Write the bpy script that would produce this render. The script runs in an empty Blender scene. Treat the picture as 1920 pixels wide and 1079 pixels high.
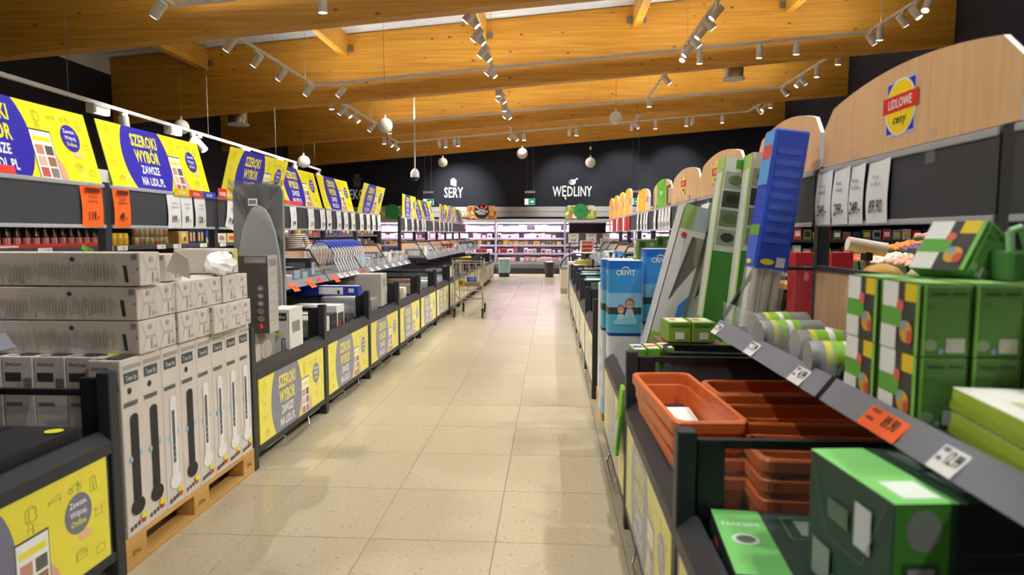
import bpy, bmesh, math, random
from mathutils import Vector, Matrix
random.seed(7)
SC = bpy.context.scene
COL = SC.collection
PI = math.pi

# ------------------------------------------------------------------ camera, world, exposure
cam_d = bpy.data.cameras.new('camera')
cam = bpy.data.objects.new('camera', cam_d)
COL.objects.link(cam)
cam.location = (0, 0, 1.454)
cam.rotation_euler = (PI / 2 - 0.0843124, 0, 0.0606752)
cam_d.sensor_width = 36.0
cam_d.sensor_fit = 'HORIZONTAL'
cam_d.lens = 1203.02 / 1920 * 36
cam_d.clip_start = 0.05
cam_d.clip_end = 200
cam_d.dof.use_dof = True
cam_d.dof.focus_distance = 7.0
cam_d.dof.aperture_fstop = 2.4
SC.camera = cam

world = bpy.data.worlds.new('world')
SC.world = world
world.use_nodes = True
world.node_tree.nodes['Background'].inputs[0].default_value = (0.9, 0.95, 1.0, 1)
world.node_tree.nodes['Background'].inputs[1].default_value = 0.6

SC.view_settings.view_transform = 'Standard'
SC.view_settings.look = 'None'
SC.view_settings.gamma = 1.0
SC.view_settings.use_curve_mapping = False
SC.view_settings.exposure = EXPOSURE = 0.70
SPOT_W = 150.0          # power of one ceiling spotlight
UP_W = 4.6             # added upward fill per metre of track, brightening the timber roof
SC.cycles.max_bounces = 7
SC.cycles.diffuse_bounces = 3
SC.cycles.glossy_bounces = 3
SC.cycles.transmission_bounces = 4
SC.cycles.transparent_max_bounces = 12
SC.cycles.sample_clamp_indirect = 6.0
SC.cycles.use_adaptive_sampling = True
SC.cycles.adaptive_threshold = 0.12
SC.cycles.adaptive_min_samples = 16
SC.cycles.caustics_reflective = False
SC.cycles.caustics_refractive = False

# ------------------------------------------------------------------ materials
MATS = {}

def lin(h):
    h = h.lstrip('#')
    out = []
    for i in (0, 2, 4):
        c = int(h[i:i + 2], 16) / 255
        out.append(c / 12.92 if c <= 0.04045 else ((c + 0.055) / 1.055) ** 2.4)
    return (*out, 1)

def base_mat(name):
    m = bpy.data.materials.new(name)
    m.use_nodes = True
    return m, m.node_tree, m.node_tree.nodes['Principled BSDF']

def C(hexcol, rough=0.5, metal=0.0, var=0.05, coat=0.0):
    """plain coloured surface with faint procedural mottling"""
    key = ('c', hexcol, rough, metal, coat)
    if key in MATS:
        return MATS[key]
    m, nt, b = base_mat('paint_' + hexcol.strip('#'))
    tc = nt.nodes.new('ShaderNodeTexCoord')
    n = nt.nodes.new('ShaderNodeTexNoise')
    n.inputs['Scale'].default_value = 9.0
    n.inputs['Detail'].default_value = 0.0
    r = nt.nodes.new('ShaderNodeMapRange')
    r.inputs['To Min'].default_value = 1 - var
    r.inputs['To Max'].default_value = 1 + var
    mx = nt.nodes.new('ShaderNodeVectorMath')
    mx.operation = 'SCALE'
    mx.inputs[0].default_value = lin(hexcol)[:3]
    nt.links.new(tc.outputs['Object'], n.inputs['Vector'])
    nt.links.new(n.outputs['Fac'], r.inputs['Value'])
    nt.links.new(r.outputs[0], mx.inputs['Scale'])
    nt.links.new(mx.outputs[0], b.inputs['Base Color'])
    b.inputs['Roughness'].default_value = rough
    b.inputs['Metallic'].default_value = metal
    b.inputs['Coat Weight'].default_value = coat
    MATS[key] = m
    return m

def emit(name, hexcol, strength):
    key = ('e', name)
    if key in MATS:
        return MATS[key]
    m, nt, b = base_mat(name)
    b.inputs['Base Color'].default_value = lin(hexcol)
    b.inputs['Emission Color'].default_value = lin(hexcol)
    b.inputs['Emission Strength'].default_value = strength
    MATS[key] = m
    return m

def plastic_clear(name, tint='#FFFFFF', alpha=0.12, rough=0.08, gloss=0.55):
    """thin clear sheet: mostly see-through with a glossy skin"""
    key = ('p', name)
    if key in MATS:
        return MATS[key]
    m, nt, b = base_mat(name)
    out = nt.nodes['Material Output']
    tr = nt.nodes.new('ShaderNodeBsdfTransparent')
    mix = nt.nodes.new('ShaderNodeMixShader')
    lw = nt.nodes.new('ShaderNodeLayerWeight')
    lw.inputs['Blend'].default_value = 0.5
    pw = nt.nodes.new('ShaderNodeMath')
    pw.operation = 'POWER'
    pw.inputs[1].default_value = 5.0
    fr = nt.nodes.new('ShaderNodeMath')
    fr.operation = 'MULTIPLY'
    fr.inputs[1].default_value = gloss
    nt.links.new(lw.outputs['Facing'], pw.inputs[0])
    nt.links.new(pw.outputs[0], fr.inputs[0])
    ad = nt.nodes.new('ShaderNodeMath')
    ad.operation = 'ADD'
    ad.use_clamp = True
    ad.inputs[1].default_value = alpha
    b.inputs['Base Color'].default_value = lin(tint)
    b.inputs['Roughness'].default_value = rough
    nt.links.new(fr.outputs[0], ad.inputs[0])
    nt.links.new(ad.outputs[0], mix.inputs[0])
    nt.links.new(tr.outputs[0], mix.inputs[1])
    nt.links.new(b.outputs[0], mix.inputs[2])
    nt.links.new(mix.outputs[0], out.inputs['Surface'])
    MATS[key] = m
    return m

def wood(name, c1, c2, knots=True, axis=0, scale=1.0, rough=0.55, coord='Object'):
    key = ('w', name)
    if key in MATS:
        return MATS[key]
    m, nt, b = base_mat(name)
    tc = nt.nodes.new('ShaderNodeTexCoord')
    mp = nt.nodes.new('ShaderNodeMapping')
    s = [14.0 * scale] * 3
    s[axis] = 0.5 * scale
    mp.inputs['Scale'].default_value = s
    n = nt.nodes.new('ShaderNodeTexNoise')
    n.inputs['Scale'].default_value = 1.6
    n.inputs['Detail'].default_value = 5.0
    n.inputs['Distortion'].default_value = 0.6
    cr = nt.nodes.new('ShaderNodeValToRGB')
    cr.color_ramp.elements[0].position = 0.3
    cr.color_ramp.elements[0].color = lin(c1)
    cr.color_ramp.elements[1].position = 0.7
    cr.color_ramp.elements[1].color = lin(c2)
    nt.links.new(tc.outputs[coord], mp.inputs[0])
    nt.links.new(mp.outputs[0], n.inputs['Vector'])
    nt.links.new(n.outputs['Fac'], cr.inputs[0])
    col = cr.outputs[0]
    if knots:
        mk = nt.nodes.new('ShaderNodeMapping')
        ks = [2.6, 2.6, 2.6]
        ks[axis] = 1.5
        mk.inputs['Scale'].default_value = ks
        v = nt.nodes.new('ShaderNodeTexVoronoi')
        v.inputs['Scale'].default_value = 1.6
        lt = nt.nodes.new('ShaderNodeMapRange')
        lt.inputs['From Min'].default_value = 0.035
        lt.inputs['From Max'].default_value = 0.125
        lt.inputs['To Min'].default_value = 0.85
        lt.inputs['To Max'].default_value = 0.0
        mix = nt.nodes.new('ShaderNodeMixRGB')
        mix.inputs[2].default_value = lin('#4A2A0C')
        nt.links.new(tc.outputs[coord], mk.inputs[0])
        nt.links.new(mk.outputs[0], v.inputs['Vector'])
        nt.links.new(v.outputs['Distance'], lt.inputs[0])
        nt.links.new(lt.outputs[0], mix.inputs[0])
        nt.links.new(col, mix.inputs[1])
        col = mix.outputs[0]
    nt.links.new(col, b.inputs['Base Color'])
    b.inputs['Roughness'].default_value = rough
    MATS[key] = m
    return m

def tile_mat():
    m, nt, b = base_mat('floor_tile_stone')
    tc = nt.nodes.new('ShaderNodeTexCoord')
    oi = nt.nodes.new('ShaderNodeObjectInfo')
    geo = nt.nodes.new('ShaderNodeNewGeometry')
    n = nt.nodes.new('ShaderNodeTexNoise')
    n.inputs['Scale'].default_value = 55.0
    n.inputs['Detail'].default_value = 2.0
    cr = nt.nodes.new('ShaderNodeValToRGB')
    cr.color_ramp.elements[0].position = 0.28
    cr.color_ramp.elements[0].color = lin('#A8935F')
    cr.color_ramp.elements[1].position = 0.36
    cr.color_ramp.elements[1].color = lin('#C3B698')
    e = cr.color_ramp.elements.new(0.75)
    e.color = lin('#CABEA3')
    mr = nt.nodes.new('ShaderNodeMapRange')
    mr.inputs['To Min'].default_value = 0.95
    mr.inputs['To Max'].default_value = 1.04
    sc = nt.nodes.new('ShaderNodeVectorMath')
    sc.operation = 'SCALE'
    nt.links.new(geo.outputs['Position'], n.inputs['Vector'])
    nt.links.new(n.outputs['Fac'], cr.inputs[0])
    nt.links.new(oi.outputs['Random'], mr.inputs[0])
    nt.links.new(cr.outputs[0], sc.inputs[0])
    nt.links.new(mr.outputs[0], sc.inputs['Scale'])
    nt.links.new(sc.outputs[0], b.inputs['Base Color'])
    b.inputs['Roughness'].default_value = 0.2
    return m

def plaid_mat(name, cols, scale=(8, 8, 8), rough=0.45):
    """printed packaging: blocks of colour from a cell pattern"""
    key = ('pl', name)
    if key in MATS:
        return MATS[key]
    m, nt, b = base_mat(name)
    tc = nt.nodes.new('ShaderNodeTexCoord')
    mp = nt.nodes.new('ShaderNodeMapping')
    mp.inputs['Scale'].default_value = scale
    v = nt.nodes.new('ShaderNodeTexVoronoi')
    v.distance = 'CHEBYCHEV'
    v.inputs['Scale'].default_value = 1.0
    sep = nt.nodes.new('ShaderNodeSeparateColor')
    cr = nt.nodes.new('ShaderNodeValToRGB')
    cr.color_ramp.interpolation = 'CONSTANT'
    els = cr.color_ramp.elements
    els[0].color = lin(cols[0])
    els[1].position = 1.0 / len(cols)
    els[1].color = lin(cols[1])
    for i, c in enumerate(cols[2:], 2):
        e = els.new(i / len(cols))
        e.color = lin(c)
    nt.links.new(tc.outputs['Object'], mp.inputs[0])
    nt.links.new(mp.outputs[0], v.inputs['Vector'])
    nt.links.new(v.outputs['Color'], sep.inputs[0])
    nt.links.new(sep.outputs[0], cr.inputs[0])
    nt.links.new(cr.outputs[0], b.inputs['Base Color'])
    b.inputs['Roughness'].default_value = rough
    MATS[key] = m
    return m

DARK = C('#2C2F34', 0.45)             # anthracite shelf steel
DARK2 = C('#1E2024', 0.5)
HEAD = C('#3C3D42', 0.6)              # header panels
GREYRAIL = C('#5E6066', 0.4)
STRIP = C('#A9A9AB', 0.4)
WHITE = C('#DEDCD8', 0.5)
PAPER = C('#E6E4E0', 0.7)
BLACK = C('#0E0E10', 0.5)
INK = C('#1B1B1E', 0.7)
INK2 = C('#77777A', 0.7)
ORANGE = C('#FF6A1E', 0.6)
CHROME = C('#C9CACC', 0.22, 1.0)
RUBBER = C('#191A1B', 0.8)
PLEXI = plastic_clear('clear_acrylic', '#E8EEF0', 0.05)
SLEEVE = plastic_clear('poster_sleeve', '#F2F0EA', 0.03, 0.34, 0.40)
FILM = plastic_clear('shrink_film', '#E6E6E6', 0.20, 0.15)
LBEECH = wood('light_beech_board', '#D9A877', '#E4B888', False, 2, 2.0)
BACKWOOD = wood('back_panel_wood', '#C79A70', '#D6AC84', False, 2, 2.0)

# ------------------------------------------------------------------ mesh builder
class MB:
    def __init__(self):
        self.v = []
        self.f = []
        self.mi = []
        self.ms = []
        self.smooth = []

    def m(self, mat):
        if mat not in self.ms:
            self.ms.append(mat)
        return self.ms.index(mat)

    def add(self, vs, fs, mat, smooth=False, M=None):
        o = len(self.v)
        if M is not None:
            vs = [M @ Vector(p) for p in vs]
        self.v += [tuple(p) for p in vs]
        k = self.m(mat)
        for f in fs:
            self.f.append([i + o for i in f])
            self.mi.append(k)
            self.smooth.append(smooth)
        return self

    def box(self, x0, x1, y0, y1, z0, z1, mat, M=None):
        vs = [(x0, y0, z0), (x1, y0, z0), (x1, y1, z0), (x0, y1, z0), (x0, y0, z1), (x1, y0, z1), (x1, y1, z1), (x0, y1, z1)]
        fs = [(0, 3, 2, 1), (4, 5, 6, 7), (0, 1, 5, 4), (1, 2, 6, 5), (2, 3, 7, 6), (3, 0, 4, 7)]
        return self.add(vs, fs, mat, False, M)

    def bbox(self, x0, x1, y0, y1, z0, z1, mat, b=0.006, M=None):
        """box with chamfered vertical and top/bottom edges"""
        b = min(b, (x1 - x0) / 3, (y1 - y0) / 3, (z1 - z0) / 3)
        def ring(i, z):
            return [(x0 + i, y0, z), (x1 - i, y0, z), (x1, y0 + i, z), (x1, y1 - i, z), (x1 - i, y1, z), (x0 + i, y1, z), (x0, y1 - i, z), (x0, y0 + i, z)]
        def inner(z):
            return [(x0 + b, y0 + b * .4, z), (x1 - b, y0 + b * .4, z), (x1 - b * .4, y0 + b, z), (x1 - b * .4, y1 - b, z), (x1 - b, y1 - b * .4, z), (x0 + b, y1 - b * .4, z), (x0 + b * .4, y1 - b, z), (x0 + b * .4, y0 + b, z)]
        rs = [inner(z0), ring(b, z0 + b), ring(b, z1 - b), inner(z1)]
        vs = sum(rs, [])
        fs = [tuple(range(7, -1, -1)), tuple(range(24, 32))]
        for r in range(3):
            for k in range(8):
                a, c = r * 8 + k, r * 8 + (k + 1) % 8
                fs.append((a, c, c + 8, a + 8))
        return self.add(vs, fs, mat, False, M)

    def cyl(self, p0, p1, r0, mat, r1=None, n=12, caps=True, smooth=True, M=None):
        p0, p1 = Vector(p0), Vector(p1)
        r1 = r0 if r1 is None else r1
        d = (p1 - p0).normalized()
        a = d.orthogonal().normalized()
        b = d.cross(a)
        vs, fs = [], []
        for p, r in ((p0, r0), (p1, r1)):
            for k in range(n):
                t = 2 * PI * k / n
                vs.append(p + a * (r * math.cos(t)) + b * (r * math.sin(t)))
        for k in range(n):
            fs.append((k, (k + 1) % n, n + (k + 1) % n, n + k))
        self.add(vs, fs, mat, smooth, M)
        if caps:
            self.add(vs, [tuple(range(n - 1, -1, -1)), tuple(range(n, 2 * n))], mat, False, M)
        return self

    def tube(self, pts, r, mat, n=6, M=None):
        for a, b in zip(pts[:-1], pts[1:]):
            if (Vector(a) - Vector(b)).length > 1e-6:
                self.cyl(a, b, r, mat, None, n, True, True, M)
        return self

    def lathe(self, prof, mat, n=16, c=(0, 0), smooth=True, M=None):
        vs, fs = [], []
        for r, z in prof:
            for k in range(n):
                t = 2 * PI * k / n
                vs.append((c[0] + r * math.cos(t), c[1] + r * math.sin(t), z))
        for i in range(len(prof) - 1):
            for k in range(n):
                a, b = i * n + k, i * n + (k + 1) % n
                fs.append((a, b, b + n, a + n))
        self.add(vs, fs, mat, smooth, M)
        self.add(vs, [tuple(range(n - 1, -1, -1)), tuple(range((len(prof) - 1) * n, len(prof) * n))], mat, False, M)
        return self

    def prism(self, poly, t, mat, M=None, mat_side=None):
        """poly in the local xy plane, from z=0 to z=t"""
        n = len(poly)
        vs = [(x, y, 0) for x, y in poly] + [(x, y, t) for x, y in poly]
        self.add(vs, [tuple(range(n - 1, -1, -1)), tuple(range(n, 2 * n))], mat, False, M)
        self.add(vs, [(k, (k + 1) % n, n + (k + 1) % n, n + k) for k in range(n)], mat_side or mat, False, M)
        return self

    def flat(self, poly, mat, M, z=0.0):
        vs = [(x, y, z) for x, y in poly]
        return self.add(vs, [tuple(range(len(poly)))], mat, False, M)

    def rect(self, x0, x1, y0, y1, mat, M, z=0.0):
        return self.flat([(x0, y0), (x1, y0), (x1, y1), (x0, y1)], mat, M, z)

    def disc(self, cx, cy, rx, ry, mat, M, z=0.0, n=20):
        return self.flat([(cx + rx * math.cos(2 * PI * k / n), cy + ry * math.sin(2 * PI * k / n)) for k in range(n)], mat, M, z)

    def line(self, pts, w, mat, M, z=0.0):
        for (x0, y0), (x1, y1) in zip(pts[:-1], pts[1:]):
            dx, dy = x1 - x0, y1 - y0
            l = math.hypot(dx, dy) or 1
            nx, ny = -dy / l * w / 2, dx / l * w / 2
            self.flat([(x0 - nx, y0 - ny), (x1 - nx, y1 - ny), (x1 + nx, y1 + ny), (x0 + nx, y0 + ny)], mat, M, z)
        return self

    def text(self, s, x, y, h, mat, M, z=0.0, bold=0.0, sx=1.0, align='L', slant=0.0, maxw=None):
        vs, fs, w = text_mesh(s, bold)
        k = h / 0.69
        kx = k * sx
        if maxw and w * kx > maxw:
            kx = maxw / w
        ox = x - (w * kx / 2 if align == 'C' else w * kx if align == 'R' else 0)
        self.add([(ox + a * kx + b * k * slant, y + b * k, z) for a, b in vs], fs, mat, False, M)
        return self

TXT = {}

def text_mesh(s, bold=0.0):
    key = (s, bold)
    if key not in TXT:
        cu = bpy.data.curves.new('t', 'FONT')
        cu.body = s
        cu.resolution_u = 2
        cu.offset = bold
        cu.space_character = 1 + bold * 2.5
        ob = bpy.data.objects.new('t', cu)
        me = bpy.data.meshes.new_from_object(ob)
        vs = [(v.co.x, v.co.y) for v in me.vertices]
        fs = [tuple(p.vertices) for p in me.polygons]
        bpy.data.objects.remove(ob)
        bpy.data.curves.remove(cu)
        bpy.data.meshes.remove(me)
        x0 = min(v[0] for v in vs)
        vs = [(a - x0, b) for a, b in vs]
        TXT[key] = (vs, fs, max(v[0] for v in vs))
    return TXT[key]

def mesh_of(name, mb):
    me = bpy.data.meshes.new(name)
    me.from_pydata(mb.v, [], mb.f)
    for mt in mb.ms:
        me.materials.append(mt)
    me.polygons.foreach_set('material_index', mb.mi)
    me.polygons.foreach_set('use_smooth', mb.smooth)
    me.update()
    return me

def O(name, mb, parent=None, loc=(0, 0, 0), rot=(0, 0, 0), label=None, cat=None, group=None, kind=None):
    """one mesh object from a builder (or shared mesh data)"""
    me = mb if isinstance(mb, bpy.types.Mesh) else mesh_of(name, mb)
    ob = bpy.data.objects.new(name, me)
    COL.objects.link(ob)
    ob.location = loc
    ob.rotation_euler = rot
    if parent is not None:
        ob.parent = parent
    tag(ob, label, cat, group, kind)
    return ob

def tag(ob, label=None, cat=None, group=None, kind=None):
    if label:
        ob['label'] = label
    if cat:
        ob['category'] = cat
    if group:
        ob['group'] = group
    if kind:
        ob['kind'] = kind
    return ob

def T(name, label, cat, loc=(0, 0, 0), rot=(0, 0, 0), group=None):
    """a thing: an empty at its base that parents its parts"""
    ob = bpy.data.objects.new(name, None)
    ob.empty_display_size = 0.1
    COL.objects.link(ob)
    ob.location = loc
    ob.rotation_euler = rot if not isinstance(rot, (int, float)) else (0, 0, rot)
    return tag(ob, label, cat, group)

def dup(root, loc, rot=None, label=None, group=None, parent=None):
    c = root.copy()
    COL.objects.link(c)
    if loc is not None:
        c.location = loc
    if rot is not None:
        c.rotation_euler = rot
    if parent is not None:
        c.parent = parent
    if label:
        c['label'] = label
    if group:
        c['group'] = group
    for ch in list(root.children):
        dup(ch, None, None, None, None, c)
    return c

ORD = ['first', 'second', 'third', 'fourth', 'fifth', 'sixth', 'seventh', 'eighth', 'ninth', 'tenth', 'eleventh', 'twelfth', 'thirteenth',
       'fourteenth', 'fifteenth', 'sixteenth', 'seventeenth', 'eighteenth', 'nineteenth', 'twentieth', 'twenty-first', 'twenty-second',
       'twenty-third', 'twenty-fourth', 'twenty-fifth', 'twenty-sixth', 'twenty-seventh', 'twenty-eighth', 'twenty-ninth', 'thirtieth']

def frame(o, ex, ey):
    """matrix whose local x,y run along ex,ey from point o; local z is their cross product"""
    ex, ey = Vector(ex).normalized(), Vector(ey).normalized()
    ez = ex.cross(ey)
    return Matrix(((ex.x, ey.x, ez.x, o[0]), (ex.y, ey.y, ez.y, o[1]), (ex.z, ey.z, ez.z, o[2]), (0, 0, 0, 1)))

def spot(name, loc, target, watts, angle, blend=0.6, color=(1, 0.99, 0.97), radius=0.04, parent=None):
    ld = bpy.data.lights.new(name, 'SPOT')
    ld.energy = watts
    ld.spot_size = angle
    ld.spot_blend = blend
    ld.color = color
    ld.shadow_soft_size = radius
    lo = bpy.data.objects.new(name, ld)
    COL.objects.link(lo)
    d = (Vector(target) - Vector(loc)).normalized()
    lo.rotation_euler = d.to_track_quat('-Z', 'Y').to_euler()
    lo.location = loc
    return lo
# ------------------------------------------------------------------ floor
NAVY = C('#1A1E2B', 0.75)
XL, XR, YB, YF = -9.7, 8.15, 24.2, -8.0
mb = MB().box(XL - .3, XR + .3, YF - .3, YB + .3, -0.15, -0.004, C('#8E8672', 0.7))
floor = O('floor', mb, kind='structure', label='beige stone tiled shop floor with dark joints')
tm = MB().bbox(-.2985, .2985, -.2985, .2985, -.012, 0, tile_mat(), 0.0025)
tme = mesh_of('tile', tm)
for c in range(-3, 5):
    for r in range(-2, 35):
        O('tile', tme, floor, (-1.4566 + .6 * c + .3, 2.907 + .6 * r + .3, 0))

# ------------------------------------------------------------------ walls
zb = lambda x: 4.64 + .078 * x       # underside of the sloping beams
BD = 1.40                            # beam depth
mb = MB().box(XL - .25, XL, YF, YB + .25, 0, 4.93, NAVY)
w = O('wall_left', mb, kind='structure', label='dark navy side wall on the left with a white band on top')
O('upper_band', MB().box(XL - .25, XL, YF, YB + .25, 4.93, 5.9, WHITE), w)
O('wall_right', MB().box(XR, XR + .25, YF, YB + .25, 0, 7.3, NAVY), kind='structure', label='dark navy side wall on the right')
mb = MB()
vs = [(XL, YB, 0), (XR, YB, 0), (XR, YB, zb(XR) + BD), (XL, YB, zb(XL) + BD)]
vs += [(x, y + .25, z) for x, y, z in vs]
mb.add(vs, [(0, 1, 2, 3), (7, 6, 5, 4), (0, 4, 5, 1), (1, 5, 6, 2), (2, 6, 7, 3), (3, 7, 4, 0)], NAVY)
wb = O('wall_back', mb, kind='structure', label='dark navy back wall above the chiller cabinets')
for z0, z1 in ((2.065, 2.245), (2.26, 2.445)):
    O('panel_band', MB().bbox(XL, XR, YB - .05, YB, z0, z1, C('#C9C6C3', .45), .008), wb)
mb = MB()
vs = [(XL, YF, 0), (XR, YF, 0), (XR, YF, zb(XR) + BD), (XL, YF, zb(XL) + BD)]
vs += [(x, y - .25, z) for x, y, z in vs]
mb.add(vs, [(3, 2, 1, 0), (4, 5, 6, 7), (1, 5, 4, 0), (2, 6, 5, 1), (3, 7, 6, 2), (0, 4, 7, 3)], WHITE)
O('wall_front', mb, kind='structure', label='pale front wall behind the camera')

# ------------------------------------------------------------------ roof: trapezoid sheet on purlins on glulam beams
SHEET = C('#D2D6DA', 0.35, 0.15)
prof = []
y = YF
while y < YB:
    prof += [(y, 0), (y + .09, 0), (y + .125, .07), (y + .215, .07)]
    y += .25
mb = MB()
vs = []
for x in (XL, XR):
    for yy, dz in prof:
        vs.append((x, yy, zb(x) + BD + dz))
n = len(prof)
mb.add(vs, [(k, k + 1, n + k + 1, n + k) for k in range(n - 1)], SHEET)
O('ceiling', mb, kind='structure', label='pale corrugated metal roof sheet above the timber beams')
GLULAM = wood('glulam_spruce', '#BF8220', '#DAA03A', True, 0, 1.0, .5)
BEAM_Y = [-5.1, -.4, 4.35, 9.1, 13.9, 18.6, 23.4]
bl = ['out behind the camera', 'out above the camera', 'overhead', 'nearest in view at the top of the photo', 'second in view', 'third in view', 'farthest, against the navy back wall']
for y, s in zip(BEAM_Y, bl):
    mb = MB()
    x0, x1 = XL + .01, XR - .01
    vs = [(x0, y, zb(x0)), (x1, y, zb(x1)), (x1, y, zb(x1) + BD), (x0, y, zb(x0) + BD)]
    vs += [(a, b + .22, c) for a, b, c in vs]
    b = .012
    mb.add(vs, [(0, 1, 2, 3), (7, 6, 5, 4), (0, 4, 5, 1), (2, 6, 7, 3), (1, 5, 6, 2), (3, 7, 4, 0)], GLULAM)
    O('roof_beam', mb, kind='structure', label='honey coloured glulam roof beam, ' + s)
PURLIN = wood('purlin_spruce', '#C48826', '#DDA642', True, 1, 1.0, .5)
STEEL = C('#85888A', .4, .7)
for k in range(3, 6):
    y0, y1 = BEAM_Y[k] + .22, BEAM_Y[k + 1]
    for i, x in enumerate((-7.55, -4.45, -1.45, 1.75, 4.85)):
        zt = zb(x) + BD - .005
        mb = MB().box(x - .08, x + .08, y0, y1, zt - .44, zt, PURLIN)
        p = O('purlin', mb, kind='structure', label='honey coloured timber purlin, %s from the left behind the %s beam' % (ORD[i], ORD[k - 3]))
        for yy in (y1 - .012,):
            O('joist_hanger', MB().box(x + .085, x + .20, yy - .02, yy, zt - .36, zt - .24, STEEL).box(x - .20, x - .085, yy - .02, yy, zt - .36, zt - .24, STEEL), p)
# ------------------------------------------------------------------ ceiling light tracks and spotlights
TRACKW = C('#D9D7D3', .4)
LAMPW = C('#E4E1DC', .4)
LENS = emit('spot_lens', '#FFFDF4', 14.0)
WIRE = C('#8A8A8A', .4, .6)
zt = lambda x: zb(x) + .2

def make_spot(d, watts=None, angle=1.45):
    d = Vector(d).normalized()
    root = T('spotlight', 'x', 'spotlight')
    O('adapter', MB().bbox(-.02, .02, -.06, .06, -.045, 0, LAMPW, .006), root)
    O('arm', MB().cyl((0, 0, -.04), (0, 0, -.13), .011, LAMPW, n=8), root)
    p = Vector((0, 0, -.15))
    h = MB()
    h.cyl(p - d * .10, p + d * .12, .062, LAMPW, n=16)
    h.cyl(p - d * .11, p - d * .10, .052, LAMPW, n=16)
    ho = O('housing', h, root)
    O('lens', MB().cyl(p + d * .1205, p + d * .124, .05, LENS, n=14), ho)
    q = p + d * .14
    lo = spot('lamp', q, q + d, watts or SPOT_W, angle, .75)
    lo.parent = root
    return root

DIRS = {'d': (0, .12, -1), 'l': (-.85, .1, -1), 'r': (.85, .1, -1), 'f': (0, -.5, -1), 'b': (0, 1, -.6), 'lf': (-.5, -.4, -1), 'rf': (.5, -.4, -1)}
PROTO = {}

def put_spot(kind, x, y, z, label, group):
    if kind not in PROTO:
        PROTO[kind] = make_spot(DIRS[kind], 230 if kind == 'b' else None, .95 if kind == 'b' else 1.45)
        o = PROTO[kind]
        o.location = (x, y, z)
        o['label'] = label
        o['group'] = group
        return o
    return dup(PROTO[kind], (x, y, z), None, label, group)

def roof_fill(root, loc, length, along_y, watts):  # assumed upward fill lamp, added along the tracks to brighten the roof
    if root.location.y < 4:        # loops behind the frame get no added roof fill
        return
    la = bpy.data.lights.new('roof_fill_lamp', 'AREA')
    la.shape = 'RECTANGLE'
    la.size, la.size_y = (.03, length) if along_y else (length, .03)
    la.energy = watts
    la.color = (1, .97, .92)
    lo = bpy.data.objects.new('roof_fill_lamp', la)
    COL.objects.link(lo)
    lo.parent = root
    lo.location = loc
    lo.rotation_euler = (PI, 0, 0) if along_y else (PI, -math.atan(.078), 0)

def loop_track(y0, y1, xs, where, spots_long, spots_cross):
    """U-shaped suspended track: runs along the aisle at xs, one cross piece at y1"""
    xm = xs[0]
    root = T('lighting_track', 'white suspended lighting track loop ' + where, 'light track', (xm, y1, zt(xm)))
    def loc(x, y, z):
        return (x - xm, y - y1, z - zt(xm))
    a, b = xs[0], xs[-1]
    m = MB()
    vs = []
    for x in (a, b):
        for yy in (-.022, .022):
            for zz in (0, .05):
                vs.append(loc(x, y1 + yy, zt(x) + zz))
    m.add(vs, [(0, 1, 3, 2), (4, 6, 7, 5), (0, 4, 5, 1), (2, 3, 7, 6), (1, 5, 7, 3), (0, 2, 6, 4)], TRACKW)
    O('cross_rail', m, root)
    roof_fill(root, loc((a + b) / 2, y1, zt((a + b) / 2) + .06), b - a, False, UP_W * (b - a))
    for x in xs:
        p, q = loc(x, y0, zt(x)), loc(x, y1, zt(x))
        O('rail', MB().box(p[0] - .022, p[0] + .022, p[1], q[1], p[2], p[2] + .05, TRACKW), root)
        roof_fill(root, loc(x, (y0 + y1) / 2, zt(x) + .06), y1 - y0, True, UP_W * (y1 - y0))
        for yy in (y0 + .6, y1 - .5):
            w0 = loc(x, yy, zt(x) + .05)
            w1 = loc(x, yy, zb(x) + BD)
            O('suspension_wire', MB().cyl(w0, w1, .004, WIRE, n=5), root)
    kinds = ['l', 'r', 'd', 'rf', 'lf', 'f']
    gi = 0
    for x, ys in spots_long:
        run = ['leftmost', 'inner left', 'inner right', 'rightmost'][min(range(len(xs)), key=lambda i: abs(xs[i] - x))]
        for i, (yy, kd) in enumerate(ys):
            put_spot(kd, x, yy, zt(x), 'white spotlight, %s along the %s run of the loop %s' % (ORD[i], run, where), 'spotlights on the ceiling tracks')
    for i, (x, kd) in enumerate(spots_cross):
        put_spot(kd, x, y1, zt(x), 'white spotlight, %s along the cross rail of the loop %s' % (ORD[i], where), 'spotlights on the ceiling tracks')
    return root

XS = [-4.86, -1.18, 2.56, 6.1]
K = lambda ys, ks: list(zip(ys, ks))
loop_track(9.45, 13.2, XS, 'before the second beam', [
    (-4.86, K([9.7, 10.6, 11.57, 12.85], ['l', 'l', 'l', 'l'])),
    (-1.18, K([9.5, 9.72, 10.4, 10.6, 11.35, 11.6, 12.6, 12.8], ['l', 'r', 'l', 'r', 'l', 'r', 'l', 'r'])),
    (2.56, K([10.5, 11.0, 11.5, 12.0, 12.6, 12.95], ['l', 'r', 'l', 'r', 'l', 'lf'])),
    (6.1, K([11.2, 11.55, 11.95, 12.7, 13.05], ['lf', 'rf', 'r', 'd', 'r']))],
    [(-4.31, 'l'), (2.91, 'd'), (4.06, 'd'), (4.77, 'd')])
loop_track(14.2, 17.9, XS, 'behind the second beam', [
    (-4.86, K([14.2, 14.95, 15.3, 15.95, 17.4], ['d', 'l', 'r', 'r', 'l'])),
    (-1.18, K([14.45, 15.1, 15.3, 16.2, 17.25, 17.4], ['d', 'l', 'r', 'd', 'l', 'r'])),
    (2.56, K([14.9, 17.4], ['r', 'd'])),
    (6.1, K([14.45, 15.55, 16.4, 16.6, 17.65], ['d', 'd', 'r', 'l', 'r']))],
    [(-4.5, 'd')])
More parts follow.
